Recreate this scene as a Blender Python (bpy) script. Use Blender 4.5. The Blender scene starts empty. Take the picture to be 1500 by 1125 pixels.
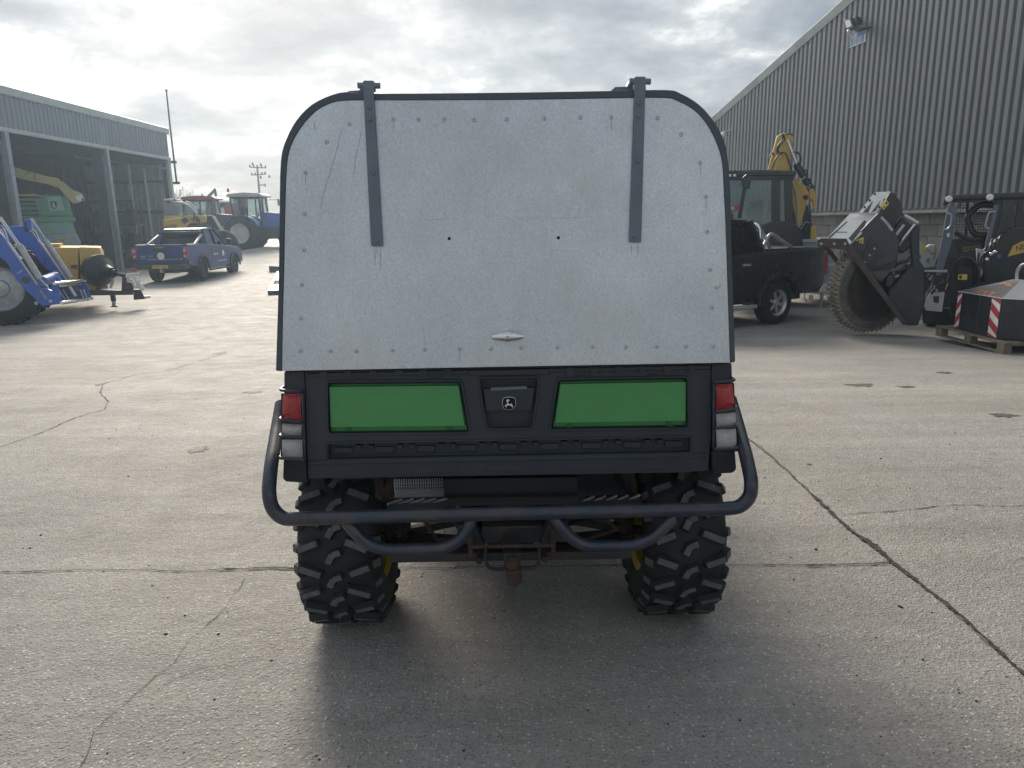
import bpy, math, random
from mathutils import Vector, Matrix
from mathutils.geometry import tessellate_polygon
rnd = random.Random(7)
R = math.radians
S = bpy.context.scene
COL = S.collection

# ------------------------------------------------------------ camera
FPX, EYE, PITCH, ROLL = 1050.0, 1.43, 12.64, -0.0155
cam_d = bpy.data.cameras.new('camera')
cam_d.sensor_width = 36.0
cam_d.lens = FPX / 1500 * 36
cam_d.clip_start = 0.05
cam_d.clip_end = 3000
cam = bpy.data.objects.new('camera', cam_d)
COL.objects.link(cam)
CM = Matrix.Rotation(R(90 - PITCH), 4, 'X') @ Matrix.Rotation(ROLL, 4, 'Z')
cam.matrix_world = Matrix.Translation((0, 0, EYE)) @ CM
S.camera = cam

# ------------------------------------------------------------ light
SUN_AZ, SUN_EL = -17.0, 29.0          # degrees left of straight ahead, above horizon
w = bpy.data.worlds.new('World'); S.world = w; w.use_nodes = True
nt = w.node_tree; N = nt.nodes; L = nt.links
for n in list(N): N.remove(n)
def nd(t, **k):
    n = N.new(t)
    for a, b in k.items(): setattr(n, a, b)
    return n
def mth(op, a, b=None, c=None, clamp=False):
    n = N.new('ShaderNodeMath'); n.operation = op; n.use_clamp = clamp
    for i, v in enumerate((a, b, c)):
        if v is None: continue
        if isinstance(v, (int, float)): n.inputs[i].default_value = v
        else: L.new(v, n.inputs[i])
    return n.outputs[0]
sky = nd('ShaderNodeTexSky', sky_type='NISHITA', sun_disc=False, sun_elevation=R(SUN_EL), sun_rotation=R(SUN_AZ))
sky.air_density = 1.2; sky.dust_density = 3.0
tc = nd('ShaderNodeTexCoord'); sep = nd('ShaderNodeSeparateXYZ'); L.new(tc.outputs['Generated'], sep.inputs[0])
zz = mth('ADD', mth('MAXIMUM', sep.outputs[2], 0.0), 0.26)
cx = mth('DIVIDE', sep.outputs[0], zz); cy = mth('DIVIDE', sep.outputs[1], zz)
comb = nd('ShaderNodeCombineXYZ'); L.new(cx, comb.inputs[0]); L.new(cy, comb.inputs[1])
def noise(scale, detail, rough, off, dist=0.0):
    mp = nd('ShaderNodeMapping'); L.new(comb.outputs[0], mp.inputs[0])
    mp.inputs['Location'].default_value = off
    n = nd('ShaderNodeTexNoise'); L.new(mp.outputs[0], n.inputs['Vector'])
    n.inputs['Scale'].default_value = scale; n.inputs['Detail'].default_value = detail
    n.inputs['Roughness'].default_value = rough; n.inputs['Distortion'].default_value = dist
    return n.outputs['Fac']
def ramp(fac, stops):
    r = nd('ShaderNodeValToRGB'); L.new(fac, r.inputs[0]); e = r.color_ramp.elements
    while len(e) > 1: e.remove(e[-1])
    e[0].position = stops[0][0]; e[0].color = (*stops[0][1], 1)
    for p, c in stops[1:]:
        k = e.new(p); k.color = (*c, 1)
    return r.outputs[0]
n1 = noise(1.9, 9, 0.52, (-13, 8.1, 6), 0.25)
n2 = noise(5.2, 8, 0.6, (11.3, 2.2, 4))
nn = mth('ADD', mth('MULTIPLY', n1, 0.66), mth('MULTIPLY', n2, 0.34))
# thick grey cloud (low values) to bright thin gaps (high values)
cl = ramp(nn, [(0.36, (0.20, 0.24, 0.295)), (0.44, (0.30, 0.345, 0.40)), (0.50, (0.43, 0.47, 0.52)), (0.54, (0.58, 0.61, 0.64)), (0.575, (0.90, 0.91, 0.90)), (0.62, (1.45, 1.44, 1.38))])
# brightening round the veiled sun and a warm pale band low down
sd = Vector((math.sin(R(SUN_AZ)) * math.cos(R(SUN_EL)), math.cos(R(SUN_AZ)) * math.cos(R(SUN_EL)), math.sin(R(SUN_EL))))
vd = nd('ShaderNodeVectorMath', operation='DOT_PRODUCT'); L.new(tc.outputs['Generated'], vd.inputs[0]); vd.inputs[1].default_value = sd
dt = mth('MAXIMUM', vd.outputs['Value'], 0.0)
glow = mth('ADD', mth('MULTIPLY', mth('POWER', dt, 4.0), 0.10), mth('MULTIPLY', mth('POWER', dt, 40.0), 0.22))
gl = mth("ADD", glow, 0.58)
lowb = mth('POWER', mth('SUBTRACT', 1.0, mth('MAXIMUM', sep.outputs[2], 0.0), clamp=True), 13.0)
mixl = nd('ShaderNodeMixRGB'); L.new(mth('MULTIPLY', lowb, 0.55), mixl.inputs[0]); L.new(cl, mixl.inputs[1]); mixl.inputs[2].default_value = (0.52, 0.51, 0.46, 1)
vs = nd('ShaderNodeVectorMath', operation='SCALE'); L.new(mixl.outputs[0], vs.inputs[0]); L.new(gl, vs.inputs['Scale'])
sk = nd('ShaderNodeVectorMath', operation='SCALE'); L.new(sky.outputs[0], sk.inputs[0]); sk.inputs['Scale'].default_value = 1.0
bgA = nd('ShaderNodeBackground'); L.new(sk.outputs[0], bgA.inputs[0]); bgA.inputs[1].default_value = 0.10
bgB = nd('ShaderNodeBackground'); L.new(vs.outputs[0], bgB.inputs[0]); bgB.inputs[1].default_value = 1.0
mx = nd('ShaderNodeMixShader'); mx.inputs[0].default_value = 0.93
L.new(bgA.outputs[0], mx.inputs[1]); L.new(bgB.outputs[0], mx.inputs[2])
wo = nd('ShaderNodeOutputWorld'); L.new(mx.outputs[0], wo.inputs[0])

sl = bpy.data.lights.new('sun', 'SUN'); sl.energy = 3.0; sl.angle = R(22); sl.color = (1.0, 0.90, 0.76)
so = bpy.data.objects.new('sun', sl); COL.objects.link(so)
so.rotation_euler = (-sd).to_track_quat('-Z', 'Y').to_euler()
so.location = (0, 0, 30)
S.view_settings.view_transform = 'Standard'; S.view_settings.look = 'None'
S.view_settings.exposure = 0.66; S.view_settings.gamma = 1.0; S.view_settings.use_curve_mapping = False
S.cycles.use_denoising = True
S.cycles.max_bounces = 6; S.cycles.transparent_max_bounces = 12
S.cycles.volume_bounces = 0

# ------------------------------------------------------------ materials
def M(name, col, rough=.5, metal=0.0, var=.12, vs=5.0, bump=0.0, bs=60.0, dirt=None, da=.5, ds=3.0, spec=.5, coat=0.0, rand=0.0, streak=0.0, ribs=0.0):
    m = bpy.data.materials.new(name); m.use_nodes = True
    t = m.node_tree; n = t.nodes; l = t.links; b = n['Principled BSDF']
    b.inputs['Roughness'].default_value = rough; b.inputs['Metallic'].default_value = metal
    b.inputs['Specular IOR Level'].default_value = spec; b.inputs['Coat Weight'].default_value = coat
    b.inputs['Coat Roughness'].default_value = .12
    t_c = n.new('ShaderNodeTexCoord'); src = t_c.outputs['Object']
    if streak:
        mp = n.new('ShaderNodeMapping'); l.new(src, mp.inputs[0]); mp.inputs['Scale'].default_value = (1, 1, streak); src = mp.outputs[0]
    def nz(sc, de=6, ro=.6):
        k = n.new('ShaderNodeTexNoise'); l.new(src, k.inputs['Vector']); k.inputs['Scale'].default_value = sc
        k.inputs['Detail'].default_value = de; k.inputs['Roughness'].default_value = ro; return k.outputs['Fac']
    f = nz(vs)
    mr = n.new('ShaderNodeMapRange'); l.new(f, mr.inputs[0]); mr.inputs[1].default_value = .3; mr.inputs[2].default_value = .7
    mr.inputs[3].default_value = 1 - var; mr.inputs[4].default_value = 1 + var
    sc = n.new('ShaderNodeVectorMath'); sc.operation = 'SCALE'; sc.inputs[0].default_value = col; l.new(mr.outputs[0], sc.inputs['Scale'])
    out = sc.outputs[0]
    if rand:
        oi = n.new('ShaderNodeObjectInfo'); rr = n.new('ShaderNodeMapRange'); l.new(oi.outputs['Random'], rr.inputs[0]); rr.inputs[3].default_value = 1 - rand; rr.inputs[4].default_value = 1 + rand
        s2 = n.new('ShaderNodeVectorMath'); s2.operation = 'SCALE'; l.new(out, s2.inputs[0]); l.new(rr.outputs[0], s2.inputs['Scale']); out = s2.outputs[0]
    if dirt:
        d = nz(ds, 8, .7); dr = n.new('ShaderNodeMapRange'); l.new(d, dr.inputs[0])
        dr.inputs[1].default_value = .45; dr.inputs[2].default_value = .72; dr.inputs[4].default_value = da
        mi = n.new('ShaderNodeMixRGB'); l.new(dr.outputs[0], mi.inputs[0]); l.new(out, mi.inputs[1]); mi.inputs[2].default_value = (*dirt, 1); out = mi.outputs[0]
        ra = n.new('ShaderNodeMapRange'); l.new(dr.outputs[0], ra.inputs[0]); ra.inputs[3].default_value = rough; ra.inputs[4].default_value = min(1, rough + .35)
        l.new(ra.outputs[0], b.inputs['Roughness'])
    l.new(out, b.inputs['Base Color'])
    if bump:
        bn = n.new('ShaderNodeBump'); bn.inputs['Strength'].default_value = bump; bn.inputs['Distance'].default_value = .004
        l.new(nz(bs, 4, .7), bn.inputs['Height']); l.new(bn.outputs[0], b.inputs['Normal'])
    if ribs:
        wv = n.new('ShaderNodeTexWave'); wv.bands_direction = 'X'; l.new(t_c.outputs['Object'], wv.inputs['Vector']); wv.inputs['Scale'].default_value = ribs; wv.inputs['Distortion'].default_value = 0
        b2 = n.new('ShaderNodeBump'); b2.inputs['Strength'].default_value = .7; b2.inputs['Distance'].default_value = .003; l.new(wv.outputs['Fac'], b2.inputs['Height']); l.new(b2.outputs[0], b.inputs['Normal'])
    return m
def glass(name, tint, refl=.25, rough=.03):
    m = bpy.data.materials.new(name); m.use_nodes = True; t = m.node_tree; n = t.nodes; l = t.links
    n.remove(n['Principled BSDF'])
    a = n.new('ShaderNodeBsdfTransparent'); a.inputs[0].default_value = (*tint, 1)
    g = n.new('ShaderNodeBsdfGlossy'); g.inputs['Roughness'].default_value = rough; g.inputs[0].default_value = (.8, .86, .9, 1)
    fr = n.new('ShaderNodeFresnel'); fr.inputs[0].default_value = 1.45
    ad = n.new('ShaderNodeMath'); ad.operation = 'ADD'; l.new(fr.outputs[0], ad.inputs[0]); ad.inputs[1].default_value = refl; ad.use_clamp = True
    x = n.new('ShaderNodeMixShader'); l.new(ad.outputs[0], x.inputs[0]); l.new(a.outputs[0], x.inputs[1]); l.new(g.outputs[0], x.inputs[2])
    l.new(x.outputs[0], n['Material Output'].inputs[0]); return m

DUST = (.20, .18, .15)
MT = dict(
 plastic=M('dark_plastic', (.027, .037, .050), .5, var=.2, vs=3, bump=.25, bs=420, dirt=(.10, .10, .10), da=.22, ds=2.2),
 plastic2=M('black_plastic', (.014, .017, .021), .55, var=.2, vs=4, bump=.3, bs=300),
 tubeblue=M('black_steel_tube', (.017, .028, .052), .33, var=.2, vs=9, dirt=(.13, .085, .06), da=.5, ds=13, coat=.2),
 steel=M('dark_steel', (.030, .034, .040), .5, metal=.2, var=.3, vs=8, dirt=(.10, .065, .045), da=.6, ds=7),
 rust=M('rusty_steel', (.055, .034, .026), .8, var=.4, vs=30, bump=.5, bs=120, dirt=(.03, .025, .022), da=.6, ds=20),
 strap=M('slate_painted_steel', (.125, .165, .215), .5, var=.14, vs=9, dirt=(.16, .12, .09), da=.3, ds=14),
 trim=M('rubber_trim', (.055, .072, .095), .55, var=.15, vs=5, bump=.2, bs=200),
 green=M('green_paint', (.066, .30, .095), .36, var=.08, vs=6, dirt=(.08, .22, .09), da=.25, ds=10, coat=.1),
 greend=M('dark_green_lip', (.03, .17, .05), .45, var=.1),
 red=M('red_lens', (.42, .018, .028), .2, var=.2, vs=25, coat=.6, dirt=(.55, .14, .11), da=.5, ds=22, ribs=60),
 clear=M('milky_lens', (.50, .50, .50), .22, var=.18, vs=18, coat=.6, dirt=(.28, .22, .18), da=.55, ds=16, ribs=60),
 chrome=M('chrome', (.78, .80, .82), .16, metal=1, var=.05),
 alu=M('bright_aluminium', (.62, .64, .66), .35, metal=.6, var=.1),
 zinc=M('zinc_steel', (.42, .45, .48), .45, metal=.5, var=.2, vs=12),
 tyre=M('tyre_rubber', (.013, .016, .019), .75, var=.25, vs=14, bump=.4, bs=150, dirt=(.07, .07, .065), da=.3, ds=9),
 lug=M('dusty_tread_rubber', (.10, .112, .118), .85, var=.35, vs=40, bump=.8, bs=160, dirt=(.12, .12, .115), da=.6, ds=22),
 brownish=M('oily_casting', (.05, .046, .034), .6, metal=.2, var=.4, vs=20, dirt=(.09, .07, .045), da=.6, ds=14),
 yrim=M('yellow_rim', (.50, .36, .02), .5, var=.2, dirt=DUST, da=.5, ds=10),
 wht=M('white_paint', (.72, .73, .72), .45, var=.06),
 inkw=M('white_print', (.75, .76, .76), .6, var=.03),
 inkb=M('black_print', (.02, .02, .02), .6, var=.03),
 hole=M('bare_hole', (.005, .005, .006), .9, var=0),
)

# aluminium tail panel: brushed, cloudy, speckled with dirt and run marks
def alu_panel():
    m = bpy.data.materials.new('weathered_aluminium'); m.use_nodes = True; t = m.node_tree; n = t.nodes; l = t.links; b = n['Principled BSDF']
    tcx = n.new('ShaderNodeTexCoord')
    def nz(scale, de, ro, vec=(1, 1, 1)):
        mp = n.new('ShaderNodeMapping'); l.new(tcx.outputs['Object'], mp.inputs[0]); mp.inputs['Scale'].default_value = vec
        k = n.new('ShaderNodeTexNoise'); l.new(mp.outputs[0], k.inputs['Vector']); k.inputs['Scale'].default_value = scale
        k.inputs['Detail'].default_value = de; k.inputs['Roughness'].default_value = ro; return k.outputs['Fac']
    def mr(f, a, b_, c, d):
        k = n.new('ShaderNodeMapRange'); l.new(f, k.inputs[0]); k.inputs[1].default_value = a; k.inputs[2].default_value = b_
        k.inputs[3].default_value = c; k.inputs[4].default_value = d; return k.outputs[0]
    def mul(a, b_):
        k = n.new('ShaderNodeMath'); k.operation = 'MULTIPLY'; l.new(a, k.inputs[0]); l.new(b_, k.inputs[1]); return k.outputs[0]
    v = mul(mul(mr(nz(1.6, 4, .5), .3, .7, .88, 1.08), mr(nz(150, 3, .85), .35, .65, .86, 1.12)), mr(nz(5, 8, .7, (2, 1, .8)), .35, .7, .95, 1.05))
    v = mul(v, mr(nz(60, 8, .8), .20, .30, .66, 1.0))
    v = mul(v, mr(nz(24, 6, .75, (3.2, 1, .25)), .63, .75, 1.0, .72))
    s = n.new('ShaderNodeVectorMath'); s.operation = 'SCALE'; s.inputs[0].default_value = (.60, .655, .70); l.new(v, s.inputs['Scale'])
    mi = n.new('ShaderNodeMixRGB'); l.new(mr(nz(3.5, 8, .75), .5, .75, 0, .5), mi.inputs[0]); l.new(s.outputs[0], mi.inputs[1]); mi.inputs[2].default_value = (.52, .51, .47, 1)
    l.new(mi.outputs[0], b.inputs['Base Color'])
    b.inputs['Metallic'].default_value = .6
    l.new(mr(nz(6, 6, .7), .3, .7, .30, .52), b.inputs['Roughness'])
    bn = n.new('ShaderNodeBump'); bn.inputs['Strength'].default_value = .35; bn.inputs['Distance'].default_value = .006
    l.new(nz(2.6, 4, .5), bn.inputs['Height']); l.new(bn.outputs[0], b.inputs['Normal'])
    return m
MT['panel'] = alu_panel()

# ------------------------------------------------------------ geometry helpers
def zg(x, y):
    """height of the yard: it falls away from the camera, then climbs to the far road"""
    def ss(a, b, v):
        t = min(1, max(0, (v - a) / (b - a))); return t * t * (3 - 2 * t)
    return -0.40 * ss(2.6, 13.5, y) + 0.80 * ss(25.5, 40, y) * ss(-17.5, -13, x)
def ray(px, py):
    d = CM.to_3x3() @ Vector(((px - 750) / FPX, (562.5 - py) / FPX, -1))
    return Vector((0, 0, EYE)), d
def G(px, py, dz=0.0):
    o, d = ray(px, py); t = 3.0
    for _ in range(60):
        p = o + d * t
        t2 = (zg(p.x, p.y) + dz - o.z) / d.z if d.z < -1e-4 else 60
        t = t * .5 + min(t2, 90) * .5
    return o + d * t
def WY(px, py, Y):
    o, d = ray(px, py); return o + d * (Y / d.y)

class Frame:
    """a thing's own axes: x along its heading, y to its left, z up"""
    def __init__(s, origin, ang=0.0):
        s.o = Vector(origin); s.a = ang
        s.m = Matrix.Translation(s.o) @ Matrix.Rotation(ang, 4, 'Z'); s.i = s.m.inverted()
    def pl(s, px, py, pt, nrm):
        o, d = ray(px, py); o = s.i @ o; d = s.i.to_3x3() @ d
        n = Vector(nrm); return o + d * ((Vector(pt) - o).dot(n) / d.dot(n))
    def v(s, px, py, v): return s.pl(px, py, (0, v, 0), (0, 1, 0))
    def u(s, px, py, u): return s.pl(px, py, (u, 0, 0), (1, 0, 0))
    def z(s, px, py, z): return s.pl(px, py, (0, 0, z), (0, 0, 1))
    def vs(s, pts, v): return [s.v(a, b, v) for a, b in pts]
    def us(s, pts, u): return [s.u(a, b, u) for a, b in pts]
    def loc(s, p): return s.i @ Vector(p)

def thing(name, label, cat, frame, group=None):
    o = bpy.data.objects.new(name, None); COL.objects.link(o)
    o.location = frame.o; o.rotation_euler = (0, 0, frame.a); o.empty_display_size = .2
    o['label'] = label; o['category'] = cat
    if group: o['group'] = group
    return o
def tag(o, label=None, cat=None, group=None, kind=None):
    for k, v in (('label', label), ('category', cat), ('group', group), ('kind', kind)):
        if v: o[k] = v
    return o

def rpoly(pts, r, n=4):
    """round the corners of a closed 2D/3D outline"""
    P = [Vector(p) for p in pts]; out = []
    for i, p in enumerate(P):
        a = P[i - 1] - p; b = P[(i + 1) % len(P)] - p
        k = min(r, a.length * .45, b.length * .45)
        A = p + a.normalized() * k; B = p + b.normalized() * k
        for j in range(n + 1):
            t = j / n; out.append(A * (1 - t) ** 2 + p * 2 * t * (1 - t) + B * t * t)
    return out
def spath(pts, r, n=5):
    P = [Vector(p) for p in pts]; out = [P[0]]
    for i in range(1, len(P) - 1):
        p = P[i]; a = P[i - 1] - p; b = P[i + 1] - p
        k = min(r, a.length * .48, b.length * .48)
        A = p + a.normalized() * k; B = p + b.normalized() * k
        for j in range(n + 1):
            t = j / n; out.append(A * (1 - t) ** 2 + p * 2 * t * (1 - t) + B * t * t)
    out.append(P[-1]); return out

class MB:
    def __init__(s): s.vv = []; s.ff = []
    def add(s, vs, fs):
        k = len(s.vv); s.vv += [tuple(v) for v in vs]; s.ff += [tuple(k + i for i in f) for f in fs]; return s
    def box(s, x0, x1, y0, y1, z0, z1):
        v = [(x, y, z) for x in (x0, x1) for y in (y0, y1) for z in (z0, z1)]
        return s.add(v, [(0, 1, 3, 2), (4, 6, 7, 5), (0, 4, 5, 1), (2, 3, 7, 6), (0, 2, 6, 4), (1, 5, 7, 3)])
    def obox(s, c, size, rot=None):
        c = Vector(c); h = Vector(size) / 2; rot = rot or Matrix.Identity(3)
        v = [c + rot @ Vector((x * h.x, y * h.y, z * h.z)) for x in (-1, 1) for y in (-1, 1) for z in (-1, 1)]
        return s.add(v, [(0, 1, 3, 2), (4, 6, 7, 5), (0, 4, 5, 1), (2, 3, 7, 6), (0, 2, 6, 4), (1, 5, 7, 3)])
    def bar(s, a, b, w, h, up=(0, 0, 1)):
        a = Vector(a); b = Vector(b); x = (b - a); ln = x.length; x.normalize(); u = Vector(up)
        y = u.cross(x)
        if y.length < 1e-4: y = Vector((0, 1, 0)).cross(x)
        y.normalize(); z = x.cross(y)
        return s.obox((a + b) / 2, (ln, w, h), Matrix((x, y, z)).transposed())
    def prism(s, pts, vec, cap=True):
        P = [Vector(p) for p in pts]; n = len(P); q = [p + Vector(vec) for p in P]
        f = [(i, (i + 1) % n, n + (i + 1) % n, n + i) for i in range(n)]
        if cap: f += [tuple(range(n))[::-1], tuple(range(n, 2 * n))]
        return s.add(P + q, f)
    def loft(s, A, B, cap=True):
        n = len(A); f = [(i, (i + 1) % n, n + (i + 1) % n, n + i) for i in range(n)]
        if cap: f += [tuple(range(n))[::-1], tuple(range(n, 2 * n))]
        return s.add(list(A) + list(B), f)
    def tube(s, path, r, n=10, closed=False):
        P = [Vector(p) for p in path]; m = len(P); rings = []; prev = None
        for i, p in enumerate(P):
            if closed: d = P[(i + 1) % m] - P[i - 1]
            else: d = P[min(i + 1, m - 1)] - P[max(i - 1, 0)]
            d.normalize()
            a = prev if prev is not None else (Vector((0, 0, 1)) if abs(d.z) < .9 else Vector((1, 0, 0)))
            a = a - d * a.dot(d)
            if a.length < 1e-5: a = d.orthogonal()
            a.normalize(); prev = a; b = d.cross(a)
            rr = r[i] if isinstance(r, (list, tuple)) else r
            rings.append([p + (a * math.cos(2 * math.pi * k / n) + b * math.sin(2 * math.pi * k / n)) * rr for k in range(n)])
        v = [q for ring in rings for q in ring]; f = []
        for i in range(m if closed else m - 1):
            j = (i + 1) % m
            for k in range(n):
                f.append((i * n + k, i * n + (k + 1) % n, j * n + (k + 1) % n, j * n + k))
        if not closed: f += [tuple(range(n))[::-1], tuple(range((m - 1) * n, m * n))]
        return s.add(v, f)
    def cyl(s, a, b, r, r2=None, n=16): return s.tube([a, b], [r, r if r2 is None else r2], n)
    def lathe(s, prof, c, ax, n=24, closed=False, caps=True):
        """prof = [(radius, along axis)]"""
        c = Vector(c); ax = Vector(ax).normalized(); a = ax.orthogonal().normalized(); b = ax.cross(a)
        v = []; m = len(prof)
        for r_, h in prof:
            for k in range(n):
                t = 2 * math.pi * k / n; v.append(c + ax * h + (a * math.cos(t) + b * math.sin(t)) * r_)
        f = []
        for i in range(m if closed else m - 1):
            j = (i + 1) % m
            for k in range(n): f.append((i * n + k, i * n + (k + 1) % n, j * n + (k + 1) % n, j * n + k))
        if not closed and caps:
            if prof[0][0] > 1e-4: f.append(tuple(range(n))[::-1])
            if prof[-1][0] > 1e-4: f.append(tuple(range((m - 1) * n, m * n)))
        return s.add(v, f)
    def ball(s, c, r, n=14):
        m = n // 2; return s.lathe([(r * math.sin(math.pi * i / m) + 1e-5, -r * math.cos(math.pi * i / m)) for i in range(m + 1)], c, (0, 0, 1), n)
    def plate(s, outer, holes, hdir, depth, back):
        """front face with sunk holes; outer and holes are planar 3D loops, hdir unit vector into the body"""
        O = [Vector(p) for p in outer]; H = [[Vector(p) for p in h] for h in holes]; d = Vector(hdir)
        allp = O + [p for h in H for p in h]
        s.add(allp, [tuple(t) for t in tessellate_polygon([O] + H)])
        n = len(O); s.add(O + [p + d * back for p in O], [(i, (i + 1) % n, n + (i + 1) % n, n + i) for i in range(n)] + [tuple(range(n, 2 * n))])
        for h in H:
            n = len(h); s.add(h + [p + d * depth for p in h], [(i, (i + 1) % n, n + (i + 1) % n, n + i) for i in range(n)] + [tuple(range(n, 2 * n))])
        return s
    def build(s, name, mat, parent=None, bevel=0.0, flat=False, label=None, kind=None, seg=2):
        me = bpy.data.meshes.new(name); me.from_pydata(s.vv, [], s.ff)
        me.materials.append(MT[mat] if isinstance(mat, str) else mat)
        import bmesh
        bm = bmesh.new(); bm.from_mesh(me); bmesh.ops.recalc_face_normals(bm, faces=bm.faces); bm.to_mesh(me); bm.free()
        if not flat:
            me.shade_smooth(); me.set_sharp_from_angle(angle=R(38))
        o = bpy.data.objects.new(name, me); COL.objects.link(o); o.parent = parent
        if bevel:
            b = o.modifiers.new('bevel', 'BEVEL'); b.width = bevel; b.segments = seg; b.limit_method = 'ANGLE'; b.angle_limit = R(40)
        if label: o['label'] = label
        if kind: o['kind'] = kind
        return o
def again(o, parent, loc=(0, 0, 0), rot=None, scale=None):
    c = o.copy(); COL.objects.link(c); c.parent = parent; c.location = loc
    if rot: c.rotation_euler = rot
    if scale: c.scale = scale
    for k in list(o.children):
        again(k, c, k.location, tuple(k.rotation_euler), tuple(k.scale))
    return c
def copy_thing(o, loc, rz, label, scale=None):
    c = again(o, None, loc, (0, 0, rz)); c['label'] = label
    return c
def text(s, size, mat, parent, mtx, name='lettering', depth=.0015, align='CENTER'):
    cu = bpy.data.curves.new(name, 'FONT'); cu.body = s; cu.size = size; cu.align_x = align; cu.align_y = 'CENTER'; cu.extrude = depth
    cu.resolution_u = 3
    t = bpy.data.objects.new('tmp', cu); COL.objects.link(t); bpy.context.view_layer.update()
    me = bpy.data.meshes.new_from_object(t.evaluated_get(bpy.context.evaluated_depsgraph_get()))
    bpy.data.objects.remove(t); me.transform(mtx); me.materials.clear(); me.materials.append(MT[mat] if isinstance(mat, str) else mat)
    o = bpy.data.objects.new(name, me); COL.objects.link(o); o.parent = parent; return o
def text_quad(s, mat, parent, tl, tr, bl, name='lettering', off=.003, depth=.001):
    """stretch a word over the parallelogram tl, tr, bl"""
    tl, tr, bl = Vector(tl), Vector(tr), Vector(bl)
    cu = bpy.data.curves.new(name, 'FONT'); cu.body = s; cu.size = 1; cu.resolution_u = 2; cu.extrude = 0
    t = bpy.data.objects.new('tmp', cu); COL.objects.link(t); bpy.context.view_layer.update()
    me = bpy.data.meshes.new_from_object(t.evaluated_get(bpy.context.evaluated_depsgraph_get())); bpy.data.objects.remove(t)
    xs = [v.co.x for v in me.vertices]; ys = [v.co.y for v in me.vertices]; x0, x1, y0, y1 = min(xs), max(xs), min(ys), max(ys)
    X = tr - tl; Y = tl - bl; nrm = X.cross(Y).normalized() * off
    for v in me.vertices:
        a = (v.co.x - x0) / (x1 - x0); b = (v.co.y - y0) / (y1 - y0); v.co = bl + X * a + Y * b + nrm
    me.materials.clear(); me.materials.append(MT[mat] if isinstance(mat, str) else mat)
    o = bpy.data.objects.new(name, me); COL.objects.link(o); o.parent = parent; return o
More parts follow.
